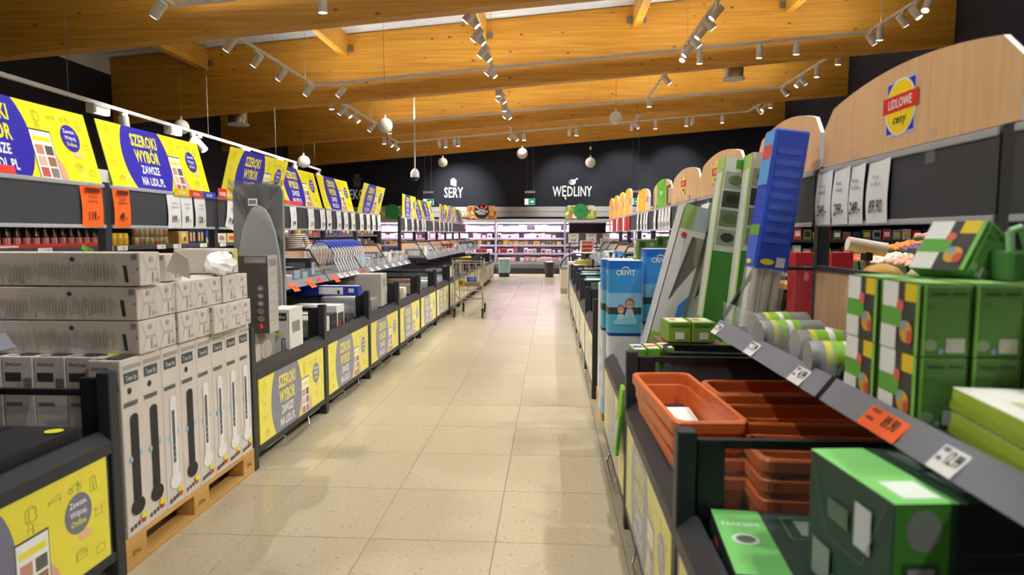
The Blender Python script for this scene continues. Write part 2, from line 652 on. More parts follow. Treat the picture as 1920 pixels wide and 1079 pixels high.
loop_track(18.9, 21.4, [-5.1, -1.3, 2.7, 6.3], 'by the back wall', [
    (-5.1, K([19.6, 20.3, 21.1], ['d', 'r', 'r'])),
    (-1.3, K([21.1], ['l'])),
    (2.7, K([21.1], ['r'])),
    (6.3, K([19.3, 19.8, 20.3], ['d', 'l', 'r']))],
    [(-3.71, 'b'), (-3.5, 'd'), (-3.2, 'b'), (-3.08, 'd'), (-1.2, 'r'), (-0.9, 'd'), (0.58, 'b'), (0.81, 'd'), (2.6, 'b'), (3.36, 'd'), (4.35, 'd'), (4.52, 'b'), (5.48, 'd')])
loop_track(4.7, 8.5, [-5.0, -1.18, 2.56, 6.1], 'over the near aisle', [
    (-5.0, K([5.2, 6.3, 7.4, 8.15], ['l', 'r', 'r', 'l'])),
    (-1.18, K([5.0, 5.9, 6.8, 7.8], ['l', 'r', 'd', 'r'])),
    (2.56, K([5.0, 5.9, 6.8, 7.8], ['l', 'r', 'l', 'd'])),
    (6.1, K([5.2, 6.3, 7.4], ['l', 'r', 'l']))],
    [(-3.0, 'd'), (.7, 'd'), (4.4, 'd')])
loop_track(0.0, 3.7, [-5.0, -1.18, 2.56, 6.1], 'over the camera', [
    (-5.0, K([.8, 2.4], ['l', 'r'])),
    (-1.18, K([.6, 1.6, 2.6], ['l', 'r', 'l'])),
    (2.56, K([.6, 1.6, 2.6], ['l', 'r', 'l'])),
    (6.1, K([.8, 2.4], ['l', 'r']))],
    [(-3.0, 'd'), (.7, 'd')])
loop_track(-4.6, -1.2, [-5.0, -1.18, 2.56, 6.1], 'behind the camera', [
    (-5.0, K([-3.8, -2.0], ['l', 'r'])),
    (-1.18, K([-4, -2.8, -1.7], ['l', 'r', 'l'])),
    (2.56, K([-4, -2.8, -1.7], ['l', 'r', 'l'])),
    (6.1, K([-3.8, -2.0], ['l', 'r']))], [])

# low straight track over the neighbouring aisle on the left
TZ = 3.02
root = T('lighting_track', 'thin white straight track hanging low over the neighbouring left aisle', 'light track', (-5.5, 6.0, TZ))
O('rail', MB().box(-.022, .022, 0, 10.0, 0, .045, TRACKW), root, (0, 0, 0), (0, 0, .03))
for k, yy in enumerate((1.2, 4.4, 7.2, 9.6)):
    O('suspension_wire', MB().cyl((-.03 * yy, yy, .045), (-.03 * yy, yy, 1.8 + (.78 if k in (0, 3) else 1.3)), .004, WIRE, n=5), root)
LFL = emit('flood_glow', '#FFFFFF', 6.0)
for i, yy in enumerate((1.7, 3.35, 5.7, 7.3)):
    r = T('flood_light', 'white rectangular floodlight, %s from the near end of the low left track' % ORD[i], 'spotlight', (-5.5 - .03 * yy, 6 + yy, TZ), (0, 0, .03), 'floodlights on the low left track')
    O('housing', MB().bbox(-.06, .06, -.15, .15, -.11, 0, LAMPW, .01), r)
    O('lens', MB().box(.02, .062, -.11, .11, -.112, -.05, LFL), r)
for i, (yy, kd) in enumerate(((2.2, 'd'), (3.9, 'f'), (4.1, 'r'), (8.25, 'd'), (9.9, 'r'))):
    put_spot(kd, -5.5 - .03 * yy, 6 + yy, TZ, 'white cylinder spotlight, %s from the near end of the low left track' % ORD[i], 'spotlights on the low left track')

# globes, camera dome, ventilation cylinders, detectors
def globe(x, y, z, label, r=.14):
    g = T('pendant_globe', label, 'pendant', (x, y, z), 0, 'white globes hanging on thin wires')
    pr = [(.001, -r)] + [(r * math.cos(t), r * math.sin(t)) for t in [-PI / 2 + PI * k / 12 for k in range(1, 12)]] + [(.02, r), (.02, r + .05), (.001, r + .055)]
    O('globe', MB().lathe(pr, C('#E6DFD0', .45), 18), g)
    O('wire', MB().cyl((0, 0, r + .05), (0, 0, zb(x) + BD - z), .004, WIRE, n=5), g)
globe(-7.02, 12.0, 3.47, 'white globe on a wire above the low left track, nearest to the left edge')
globe(-5.6, 14.4, 3.07, 'white globe on a wire beside the far end of the low left track')
globe(-3.10, 12.0, 3.46, 'white globe on a wire at the left corner of the second light loop')
globe(1.36, 14.0, 3.9, 'white globe on a wire above and right of the white lettering on the back wall')
globe(-3.03, 18.0, 3.43, 'white globe on a wire above the left white lettering on the back wall', .13)
globe(-.81, 18.0, 3.66, 'white globe on a wire halfway between the two white wall letterings', .15)
globe(1.07, 18.0, 3.40, 'white globe with a small cross arm on its wire above the right wall lettering', .14)
O('cross_arm', MB().box(-.2, .2, -.015, .015, 1.0, 1.03, WHITE).box(-.03, .03, -.02, .02, .35, .42, WHITE), bpy.data.objects[-1] if False else [o for o in bpy.data.objects if o.name.startswith('pendant_globe')][-1])

g = T('dome_camera', 'grey dome security camera on a white ceiling pole', 'camera', (-3.82, 18.0, 2.92))
O('dome', MB().lathe([(.001, 0), (.06, .01), (.095, .05), (.11, .1)], C('#3A3B3E', .15), 16), g)
O('housing', MB().lathe([(.125, .1), (.125, .22), (.09, .3), (.045, .34)], WHITE, 16), g)
O('pole', MB().cyl((0, 0, .33), (0, 0, zb(-3.82) + BD - 2.96), .022, WHITE, n=10), g)
for x, y, s in ((-7.14, 14.5, 'left'), (3.93, 14.5, 'right')):
    z = zb(x) - .17
    g = T('air_outlet', 'shiny metal cylinder air outlet under the roof on the %s' % s, 'air vent', (x, y, z), 0, 'metal air outlets under the roof')
    O('duct', MB().lathe([(.20, .02), (.20, 1.56)], C('#B9BABC', .25, 1.0), 24), g)
    O('rim', MB().lathe([(.15, .01), (.235, 0), (.235, .025), (.2, .04)], WHITE, 24), g)
g = T('smoke_detector', 'round white detector hanging under a purlin near the top left', 'detector', (-4.28, 11.6, 5.15))
O('disc', MB().lathe([(.05, 0), (.13, .01), (.13, .05), (.1, .06)], WHITE, 20), g)
O('wire', MB().cyl((-.06, 0, .06), (-.16, 0, .33), .004, WIRE, n=5).cyl((.06, 0, .06), (0, 0, .3), .004, WIRE, n=5), g)

# hanging exit signs
EXG = emit('exit_green', '#169B6B', .35)
EXW = emit('exit_white', '#E8FFF6', .7)
for x, y, s, k in ((-3.83, 20.0, 'hanging behind the yellow boards on the left', 0), (-.66, 20.0, 'hanging before the middle of the back wall', 1), (2.56, 20.0, 'hanging behind the orange boards on the right', 2)):
    g = T('exit_sign', 'small green exit sign with white arrow ' + s, 'exit sign', (x, y, 2.34), 0, 'hanging green exit signs')
    O('bar', MB().bbox(-.16, .16, -.03, .03, .36, .42, WHITE, .01), g)
    O('wire', MB().cyl((-.14, 0, .18), (-.14, 0, .36), .004, WIRE, n=5).cyl((.14, 0, .18), (.14, 0, .36), .004, WIRE, n=5), g)
    O('suspension_wire', MB().cyl((.1, 0, .42), (.1, 0, zb(x) + BD - 2.34), .006, WIRE, n=5).cyl((-.1, 0, .42), (-.1, 0, zb(x) + BD - 2.34), .003, WIRE, n=5), g)
    O('lightbox', MB().bbox(-.16, .16, -.03, .03, 0, .18, EXW, .006), g)
    M = frame((-.16, -.0312, 0), (1, 0, 0), (0, 0, 1))
    p = MB().rect(.11, .32, .005, .175, EXG, M)
    p.flat([(.15, .08), (.22, .08), (.22, .045), (.29, .09), (.22, .135), (.22, .10), (.15, .10)], EXW, M, .0008)
    p.line([(.035, .03), (.055, .08), (.045, .13)], .012, EXG, M).line([(.055, .08), (.08, .04)], .012, EXG, M).disc(.05, .15, .012, .012, EXG, M)
    O('pictogram', p, g)

# wall lettering
LET = emit('glow_letters', '#F4F2EE', .12)  # faint glow put into the letter colour, on top of the wall spots
def wall_word(s, x, z, h, label, icon, bold=.014):
    m = MB()
    M = frame((x, YB - .035, z), (1, 0, 0), (0, 0, 1))
    m.text(s, 0, 0, h, LET, M, .03, bold, .60, 'C')
    ob = T('wall_lettering', label, 'lettering', (0, 0, 0))
    O('letters', m, ob)
    i = MB()
    icon(i, frame((x, YB - .035, z + h), (1, 0, 0), (0, 0, 1)))
    O('icon', i, ob)
def ic_cheese(i, M):
    i.flat([(-.12, .1), (.10, .04), (.10, .22), (-.12, .28)], LET, M).flat([(-.12, .3), (.0, .36), (.12, .25), (.1, .24)], LET, M)
    for a, b in ((-.06, .2), (.03, .14), (.04, .2), (-.05, .13)):
        i.disc(a, b, .022, .022, NAVY, M, .002, 10)
def ic_ham(i, M):
    i.disc(0, .16, .13, .1, LET, M, 0, 18).line([(.08, .22), (.2, .3)], .05, LET, M).disc(-.07, .17, .05, .06, NAVY, M, .002, 12).disc(-.07, .17, .025, .03, LET, M, .003, 10)
def ic_jar(i, M):
    i.rect(-.14, .14, .1, .34, C('#77787D'), M).rect(-.18, .18, .36, .42, C('#77787D'), M).rect(-.1, .1, .44, .56, C('#77787D'), M)
wall_word('SERY', -3.66, 2.80, .37, 'white lettering SERY with a cheese icon on the back wall', ic_cheese)
wall_word('WĘDLINY', .775, 2.83, .36, 'white lettering WĘDLINY with a ham icon on the back wall', ic_ham)
LET_KEEP = LET
LET = emit('grey_glow_letters', '#9A9BA0', .3)  # grey letters given an added glow so the word shows
wall_word('EKO', -7.35, 2.75, .36, 'dim grey lettering EKO with a jar icon on the left of the back wall', ic_jar)
LET = LET_KEEP
# ------------------------------------------------------------------ shelving rows
LX, RX = -1.80, .365           # aisle-side faces of the left and right rows
YEL = C('#F2E51E', .4)
BLUE = C('#2420A8', .4)
GLARE_BLUE = C('#6E6F86', .35)  # poster blue greyed, painting in the glare of the plastic sleeve
ICON = C('#B5AC2A', .6)
WHT = C('#F2F1EE', .5)
SKIN = C('#E3A98A', .6)
PINK = C('#F3B9A0', .6)

def promo_print(W, H, M, blue, red=False):
    """SZEROKI WYBOR graphic: local x 0..W, y 0..H"""
    p = MB()
    p.rect(0, W, 0, H, YEL, M, 0)
    cx, rx, ry = .375 * W, .225 * W, H * .74
    N = 10
    right = [(cx + rx * math.sqrt(max(0, 1 - ((H * k / N - H / 2) / ry) ** 2)), H * k / N) for k in range(N + 1)]
    left = [(cx - rx * math.sqrt(max(0, 1 - ((H * k / N - H / 2) / ry) ** 2)), H * k / N) for k in range(N, -1, -1)]
    p.flat(right + left, blue, M, .0008)
    d = .0016
    p.text('SZEROKI', cx + .002, H * .70, H * .185, YEL, M, d, .034, .60, 'C', .06, rx * 1.62)
    p.text('WYBÓR', cx, H * .445, H * .185, YEL, M, d, .034, .60, 'C', .06, rx * 1.40)
    p.text('ZAWSZE', cx, H * .255, H * .125, WHT, M, d, .028, .62, 'C', .06, rx * 1.25)
    p.text('NA LIDL.PL', cx, H * .065, H * .125, WHT, M, d, .028, .62, 'C', .06, rx * 1.55)
    # phone in a hand
    x0, x1, y1 = .595 * W, .72 * W, .62 * H
    p.flat([(x1 - .01, 0), (x1 + .05 * W, 0), (x1 + .035 * W, .2 * H), (x1, .33 * H)], SKIN, M, d)
    p.rect(x0 - .004, x1 + .004, 0, y1 + .008, C('#2A2A30'), M, d + .0004)
    p.rect(x0, x1, 0, y1, WHT, M, d + .0008)
    p.rect(x0 + .01, x1 - .01, y1 * .78, y1 * .88, YEL, M, d + .0012)
    for r in range(3):
        for c in range(2):
            a = x0 + .012 + c * (x1 - x0) * .47
            b = y1 * (.50 - .24 * r)
            if b < 0:
                continue
            p.rect(a, a + (x1 - x0) * .38, b, b + y1 * .2, [C('#C98F73'), C('#5A5350'), C('#D9B6A0'), C('#9A6B55'), C('#C7564A'), C('#8C8078')][r * 2 + c], M, d + .0012)
    # round badge
    bx, by = .855 * W, .60 * H
    p.disc(bx, by, .062 * W, .19 * H, blue, M, d, 20)
    for s, dy, cc in (('Zawsze.', .07, WHT), ('Więcej.', -.02, WHT), ('Online.', -.11, YEL)):
        p.text(s, bx, by + dy * H, H * .055, cc, M, d + .0006, .02, .8, 'C', 0, .095 * W)
    p.rect(bx - .005, bx + .055 * W, by - .26 * H, by - .20 * H, PINK, M, d + .0006)
    # line icons
    w = .0032
    def I(pts, x, y, s):
        p.line([(x * W + a * s, y * H + b * s) for a, b in pts], w, ICON, M, d)
    bag = [(-.5, -.6), (.5, -.6), (.5, .4), (-.5, .4), (-.5, -.6), (-.2, -.6), (-.2, .4), (-.2, .6), (.2, .6), (.2, .4)]
    bed = [(-.7, -.3), (-.7, .1), (.5, .4), (.7, .4), (.7, -.3), (.7, 0), (-.7, 0)]
    bike = [(-.6, -.2), (-.3, .2), (.2, .2), (.5, -.2), (.3, .4), (.45, .4)]
    wheel = [(.28 * math.cos(t * PI / 4), .28 * math.sin(t * PI / 4)) for t in range(9)]
    pants = [(-.3, .6), (.3, .6), (.4, -.6), (.1, -.6), (0, .2), (-.1, -.6), (-.4, -.6), (-.3, .6)]
    case = [(-.6, -.4), (.6, -.4), (.6, .3), (-.6, .3), (-.6, -.4), (-.6, 0), (.6, 0), (.2, .3), (.2, .5), (-.2, .5), (-.2, .3)]
    cam_ = [(-.6, -.4), (.6, -.4), (.6, .3), (.2, .3), (.1, .5), (-.2, .5), (-.25, .3), (-.6, .3), (-.6, -.4)]
    horse = [(-.5, -.5), (-.4, 0), (-.6, .4), (-.1, .1), (.4, .2), (.6, .5), (.4, -.1), (.5, -.5), (-.5, -.5)]
    chair = [(-.4, -.6), (-.3, .6), (.3, .6), (.4, -.6), (.35, 0), (-.35, 0)]
    shoe = [(-.5, .4), (-.4, -.3), (.5, -.4), (.5, -.2), (-.1, 0), (-.2, .4)]
    I(bag, .66, .83, .045); I(bed, .755, .83, .04); I(bike, .845, .86, .04); I(pants, .93, .80, .045)
    I([(a - .6, b - .2) for a, b in wheel], .845, .86, .04); I([(a + .5, b - .2) for a, b in wheel], .845, .86, .04)
    I(horse, .95, .52, .04); I(case, .86, .2, .045); I(cam_, .95, .14, .04); I(chair, .07, .85, .045)
    I(shoe, .06, .60, .04); I(horse, .06, .36, .035); I(case, .09, .12, .04); I(chair, .655, .70, .03)
    if red:
        p.rect(0, W * .45, 0, H * .10, C('#E8392E', .5), M, d + .002)
    return p

PW, PH = 1.13, .415
def poster_mesh(blue, side, red=False):
    # side -1: left row, faces +x, reads along +y.  side +1: right row, faces -x, reads along -y
    if side < 0:
        M = frame((.001, -PW / 2, 0), (0, 1, 0), (0, 0, 1))
    else:
        M = frame((-.001, PW / 2, 0), (0, -1, 0), (0, 0, 1))
    return mesh_of('printed_design', promo_print(PW, PH, M, blue, red))
PM = {(-1, 's'): poster_mesh(GLARE_BLUE, -1), (1, 's'): poster_mesh(GLARE_BLUE, 1), (-1, 'b'): poster_mesh(BLUE, -1), (-1, 'r'): poster_mesh(BLUE, -1, True), (1, 'b'): poster_mesh(BLUE, 1)}

def make_bay(side, bin_=True, head=True, upper=True, pane=True):
    """one 1.25 m bay of shelving; local x is 0 at the aisle face and grows away from the aisle by side*u, local y 0..1.25"""
    name = 'shelf_bay'
    root = T(name, 'x', 'shelving')
    def X(a, b):
        return (a, b) if side > 0 else (-b, -a)
    def bx(m, u0, u1, v0, v1, z0, z1, mat, bev=0):
        x0, x1 = X(u0, u1)
        return m.bbox(x0, x1, v0, v1, z0, z1, mat, bev) if bev else m.box(x0, x1, v0, v1, z0, z1, mat)
    s = side
    if bin_:
        p = O('front_post', bx(MB(), 0, .055, -.028, .028, 0, .885, DARK, .004), root)
        O('slot_strip', bx(MB(), .056, .058, -.012, .012, .64, .86, BLACK), p)
        O('base_plate', bx(MB(), .03, .86, .03, 1.22, .10, .128, DARK2), root)
        O('foot', bx(MB(), .06, .82, -.02, .02, 0, .10, DARK2), root)
        O('lower_rail', bx(MB(), .002, .03, .03, 1.22, .092, .132, DARK, .004), root)
        m = MB()
        pr = [(0, .552), (.02, .552), (.02, .59), (.05, .625), (.062, .625), (.062, .64), (.045, .64), (0, .60)]
        n = len(pr)
        vs = [(s * u, .03, z) for u, z in pr] + [(s * u, 1.22, z) for u, z in pr]
        m.add(vs, [tuple(range(n)), tuple(range(2 * n - 1, n - 1, -1))] + [(k, (k + 1) % n, n + (k + 1) % n, n + k) for k in range(n)], DARK)
        O('top_rail', m, root)
        po = O('poster_panel', bx(MB(), .008, .02, .055, 1.195, .132, .552, C('#9C9648', .6)), root)
        O('printed_design', PM[(side, 's')], po, (s * .007, .625, .134))
        O('clear_sleeve', bx(MB(), .0005, .0015, .055, 1.195, .132, .552, SLEEVE), po)
        m = MB()
        pts = [(s * .05, .12, .085), (s * .012, .15, .085), (s * .012, .42, .085), (s * -.012, .45, .035), (s * -.012, .82, .035), (s * .012, .86, .085), (s * .012, 1.1, .085), (s * .05, 1.13, .085)]
        m.tube(pts, .005, CHROME, 6)
        O('wire_guard', m, root)
        d = O('divider_frame', bx(bx(bx(MB(), .06, .14, -.012, .012, .55, .86, DARK2, .004), .14, .86, -.012, .012, .835, .86, DARK2), .14, .86, -.01, .01, .56, .58, DARK2), root)
        O('divider_pane', bx(MB(), .14, .86, -.003, .003, .58, .835, PLEXI), d)
    O('rear_post', bx(MB(), .875, .93, -.028, .028, 0, 1.76, DARK, .004), root)
    O('lower_back', bx(MB(), .885, .90, .03, 1.22, .12, 1.03, DARK2), root)
    if upper:
        O('upper_shelf', bx(MB(), .45, .875, .02, 1.23, .995, 1.015, DARK), root)
        O('back_panel', bx(MB(), .868, .882, .03, 1.22, 1.03, 1.285, BACKWOOD), root)
        O('rear_rail', bx(MB(), .86, .89, .03, 1.22, 1.285, 1.305, DARK), root)
        m = MB()
        pr = [(.395, .985), (.405, .98), (.452, 1.04), (.442, 1.046)]
        n = 4
        vs = [(s * u, .015, z) for u, z in pr] + [(s * u, 1.235, z) for u, z in pr]
        m.add(vs, [tuple(range(n)), tuple(range(2 * n - 1, n - 1, -1))] + [(k, (k + 1) % n, n + (k + 1) % n, n + k) for k in range(n)], C('#7E808A', .4))
        O('price_rail', m, root)
        if pane:
            O('front_pane', bx(MB(), .452, .458, .02, 1.23, 1.02, 1.13, PLEXI), root)
        fr = O('side_frame', MB().tube([(s * .455, 0, 1.0), (s * .455, 0, 1.05), (s * .60, 0, 1.29), (s * .87, 0, 1.29)], .010, DARK, 6), root)
        M = frame((0, .002, 0), (s, 0, 0), (0, 0, 1))
        O('side_pane', MB().prism([(.457, 1.02), (.86, 1.02), (.86, 1.28), (.602, 1.28), (.457, 1.05)], .004 * s, PLEXI, M), fr)
    if head:
        O('header_panel', bx(MB(), .872, .888, .03, 1.22, 1.505, 1.725, HEAD), root)
        O('header_bottom_strip', bx(MB(), .865, .892, .03, 1.22, 1.485, 1.505, STRIP, .004), root)
        O('header_top_strip', bx(MB(), .865, .892, .03, 1.22, 1.725, 1.747, STRIP, .004), root)
    return root

def set_bay(o, side, y, label):
    o.location = (LX if side < 0 else RX, y, 0)
    o['label'] = label
    o['group'] = 'shelf bays of the %s row' % ('left' if side < 0 else 'right')
    return o

# left row
LB = {}
LFULL = make_bay(-1)
set_bay(LFULL, -1, 1.25, 'dark shelving bay with yellow poster panel in the near left corner')
O('end_post', MB().bbox(-.055, 0, 1.222, 1.278, 0, .885, DARK, .004), LFULL)
d_ = O('divider_frame', MB().bbox(-.14, -.06, 1.238, 1.262, .55, .86, DARK2, .004).box(-.86, -.14, 1.238, 1.262, .785, .81, DARK2), LFULL)
O('divider_pane', MB().box(-.86, -.14, 1.247, 1.253, .3, .785, PLEXI), d_)
LPAL = set_bay(make_bay(-1, False, True, False), -1, 2.5, 'dark header frame standing behind the stacked fan cartons')
L10 = make_bay(-1, True, False, False)
set_bay(L10, -1, 10.0, 'dark bin bay without a header beside the shopping trolley')
proto = make_bay(-1)
set_bay(proto, -1, 3.75, 'dark shelving bay next to the pallet, first poster bay beyond it')
O('end_divider', MB().bbox(-.80, -.055, -.02, .02, .02, .62, DARK, .004), proto)
nb = 1
for y in (5.0, 6.25, 7.5, 8.75, 11.35, 12.6, 13.85, 15.1, 16.35, 17.6, 18.85):
    set_bay(dup(proto, (0, 0, 0)), -1, y, 'dark shelving bay with yellow poster, %s poster bay beyond the pallet' % ORD[nb if y < 10 else nb + 1])
    nb += 1
# right row
R0 = make_bay(1)
set_bay(R0, 1, 5.6, 'dark shelving bay with pale poster, first one beyond the blue pool cartons')
R1 = set_bay(dup(R0, (0, 0, 0)), 1, 1.85, 'dark shelving bay holding the terracotta planters')
fr_ = O('side_frame', MB().tube([(.455, 1.245, 1.0), (.455, 1.245, 1.05), (.60, 1.245, 1.29), (.87, 1.245, 1.29)], .010, DARK, 6), R1)
O('side_pane', MB().prism([(.457, 1.02), (.86, 1.02), (.86, 1.28), (.602, 1.28), (.457, 1.05)], .004, PLEXI, frame((0, 1.247, 0), (1, 0, 0), (0, 0, 1))), fr_)
set_bay(make_bay(1, pane=False), 1, .60, 'dark shelving bay holding the dark green boxes, nearest on the right')
set_bay(make_bay(1, True, True, False), 1, 3.10, 'dark shelving bay holding the black planters')
RP = set_bay(make_bay(1, False, True, False), 1, 4.35, 'dark header frame behind the blue pool cartons')
nb = 0
nb = 1
for y in (6.85, 8.1, 9.35, 10.6, 11.85):
    set_bay(dup(R0, (0, 0, 0)), 1, y, 'dark shelving bay with pale poster, %s one beyond the blue pool cartons' % ORD[nb])
    nb += 1

# ------------------------------------------------------------------ yellow promotion boards on the left row
SIGNS = [None, (3.15, 2.5, 'away', 'r'), (4.38, 0, 'away', 'b'), (5.65, 0, 'toward', 'b'), (6.86, 0, 'away', 'r'), (8.08, 0, 'away', 'b'), (9.35, 0, 'toward', 'b'),
         (12.05, 0, 'up', 'b'), (13.2, 0, 'away', 'b'), (14.15, 0, 'away', 'b'), (15.9, 0, 'up', 'b'), (16.7, 0, 'toward', 'b'), (17.5, 0, 'up', 'b'), (18.3, 0, 'away', 'b'), (19.1, 0, 'away', 'b')]
bm_ = MB().bbox(-.006, 0, -PW / 2, PW / 2, 0, PH, C('#D9CE2A', .5), .002)
bme = mesh_of('board', bm_)
tme_ = mesh_of('clip', MB().bbox(-.012, .012, -.03, .03, -.05, .05, PLEXI, .002))
WORDS = {'away': 'tilted back away from the aisle', 'toward': 'tilted forward over the aisle', 'up': 'standing upright'}
for i, (y, _, lean, kind) in enumerate(SIGNS[1:]):
    a = {'away': -.24, 'toward': .26, 'up': .02}[lean]
    g = T('promo_sign', 'yellow sign board %s, %s along the left row' % (WORDS[lean], ORD[i]), 'sign', (LX - .878, y, 1.749), (0, a, 0), 'yellow sign boards on the left row')
    b = O('board', bme, g)
    O('printed_design', PM[(-1, kind)], b)
    O('clip', tme_, g, (.004, -.42, .03))
    O('clip', tme_, g, (.004, .42, .03))
# white header caps behind the boards
for i, (y, z) in enumerate(((3.72, .09), (4.6, .06))):
    O('header_cap', MB().prism([(-.30, 0), (.33, 0), (.33, z * .3), (.26, z), (-.30, z)], .01, WHITE, frame((LX - .92, y, 1.749), (0, 1, 0), (0, 0, 1))), None,
      label='white rounded header cap peeking out behind the %s yellow sign board' % ORD[i], cat='sign', group='white header caps')

# ------------------------------------------------------------------ price sheets
def price_sheet(side, y, price, w=.17, colour='w', words=('Wentylator', 'stojący'), tilt=0.0, where='', lab=None):
    m = MB()
    h = .238
    x = (LX - .868) if side < 0 else (RX + .868)
    pm = ORANGE if colour == 'o' else PAPER
    nm = {'o': 'bright orange', 'w': 'white'}[colour]
    g = T('price_sheet', lab or ('%s price sheet reading %s %s' % (nm, price, where)), 'price tag', (x, y, 1.492), (tilt, 0, 0), 'price sheets on the %s header' % ('left' if side < 0 else 'right'))
    if side < 0:
        M = frame((.003, -w / 2, 0), (0, 1, 0), (0, 0, 1))
    else:
        M = frame((-.003, w / 2, 0), (0, -1, 0), (0, 0, 1))
    # gently curled paper
    vs, fs = [], []
    for k in range(7):
        t = k / 6
        dz = .006 * math.sin(t * PI * 1.3)
        vs += [(0, t * h, dz), (w, t * h, dz * .6 + .004)]
    for k in range(6):
        fs.append((2 * k, 2 * k + 1, 2 * k + 3, 2 * k + 2))
    m.add(vs, fs, pm, True, M)
    O('paper', m, g)
    p = MB()
    z = .0115
    if colour == 'o':
        p.rect(.02, w - .02, h * .84, h * .95, C('#8E2A10', .6), M, z)
        p.text('SUPERCENA', w / 2, h * .865, h * .06, C('#2A0A05'), M, z + .0005, .02, .8, 'C', 0, w * .7)
        tc_ = C('#7A2A12', .7)
    else:
        tc_ = INK2
    for k, wd in enumerate(words):
        p.text(wd, w / 2, h * (.70 - .11 * k), h * .065, tc_, M, z, .01, .7, 'C', 0, w * .86)
    p.text(price, w / 2, h * .17, h * .20, INK, M, z, .016, .62, 'C', .12, w * .9)
    O('printed_text', p, g)
    return g
W1 = ('Wentylator', 'kolumnowy')
price_sheet(-1, 3.60, '119.-', .17, 'o', W1, 0, 'on the left header')
price_sheet(-1, 3.86, '49.-', .15, 'o', ('Wentylator', 'stojący 45 W'), 0, 'beside the header post on the left')
price_sheet(-1, 4.415, '199.-', .15, 'w', ('Wentylator', 'stojący retro'), 0, '', 'white price sheet for a retro fan, left of the three together')
price_sheet(-1, 4.575, '99.-', .145, 'w', ('Wentylator', 'stojący'), 0, '', 'white price sheet for a standing fan, middle of the three together')
price_sheet(-1, 4.755, '129.-', .145, 'w', ('Suszarka', 'na pranie'), 0, '', 'white price sheet for a drying rack, right of the three together')
price_sheet(-1, 5.20, '19.99', .16, 'w', ('Ręcznik', 'do sauny'), -.28, 'hanging crooked on the left header')
for pos, y, pr_, w_ in (('first', 6.53, '9.99', .15), ('second', 7.02, '21.99', .17), ('third', 7.385, '19.99', .15)):
    price_sheet(-1, y, pr_, w_, 'w', ('Kosz', 'na pranie'), 0, '', 'white price sheet, %s past the ironing boards on the left header' % pos)
for i, (y, pr_) in enumerate(((7.60, '14.99'), (7.96, '32.90'), (8.24, '16.99'), (8.54, '29.90'), (8.93, '19.99'), (9.26, '24.99'), (9.55, '12.99'), (9.85, '9.99'), (11.70, '7.99'), (12.28, '8.99'), (12.75, '5.99'), (13.25, '4.99'), (13.5, '6.99'), (14.5, '3.99'), (15.3, '2.99'), (15.9, '9.49'), (16.6, '8.49'), (17.2, '7.49'))):
    price_sheet(-1, y, pr_, .16, 'w', ('Pojemnik', 'domowy'), 0, '', 'narrow white price sheet, %s along the far left header' % ORD[i])
for i, (y, pr_, w_) in enumerate(((3.0, '249.-', .17), (2.83, '299.-', .16), (2.685, '249.-', .125), (2.52, '89.90', .165))):
    price_sheet(1, y, pr_, w_, 'w', (('Namiot', 'ogrodowy'), ('Markiza', 'tarasowa'), ('Markiza', 'zaciskowa'), ('Parasol', 'śr. 300 cm'))[i], 0, '', 'white price sheet reading %s, %s from the left on the near right header' % (pr_, ORD[i]))
for i, (y, pr_) in enumerate(((6.83, '49.90'), (7.02, '39.90'), (7.22, '29.90'), (7.42, '19.90'), (7.75, '9.90'), (8.4, '24.90'), (8.62, '17.90'), (8.9, '12.90'), (9.25, '34.90'))):
    price_sheet(1, y, pr_, .18, 'w', ('Basen', 'ogrodowy'), 0, '', 'white price sheet, %s along the right header beyond the arched boards' % ORD[i])
RED = C('#D8343A', .6)
for i in range(10):
    y = 10.2 + .36 * i
    O('price_sheet', MB().bbox(RX + .855, RX + .865, y, y + .22, 1.495, 1.72, RED if i % 3 != 2 else PAPER, .002), None, label='%s price sheet, %s along the farthest right header' % ('red' if i % 3 != 2 else 'white', ORD[i]), cat='price tag', group='price sheets on the far right header')

# ------------------------------------------------------------------ arched boards on the right row
def arch_poly(w, h, drop=.075, r=.06):
    pts = [(0, 0), (w, 0)]
    N = 14
    for k in range(N + 1):
        t = k / N
        x = w - t * w
        e = abs(2 * t - 1)
        z = h - drop * e ** 2
        edge = min(x, w - x)
        if edge < r:
            z -= r - math.sqrt(max(0, r * r - (r - edge) ** 2))
        pts.append((x, z))
    return pts
def arch_board(y0, y1, label, face, design=None, h=.30, u=.87):
    w = y1 - y0
    g = T('arched_board', label, 'sign', (RX + u, y1, 1.752), 0, 'arched header boards of the right row')
    M = frame((0, 0, 0), (0, -1, 0), (0, 0, 1))
    b = O('board', MB().prism(arch_poly(w, h), -.018, face, M @ Matrix.Translation((0, 0, 0)), WHITE), g)
    b.data.flip_normals()
    O('clip', MB().bbox(-.008, .0, -w * .7, -w * .7 + .05, -.07, .04, PLEXI, .002), g)
    O('clip', MB().bbox(-.008, .0, -w * .25, -w * .25 + .05, -.07, .04, PLEXI, .002), g)
    if design:
        p = MB()
        design(p, frame((-.001, 0, 0), (0, -1, 0), (0, 0, 1)), w, h)
        O('printed_design', p, g)
    return g
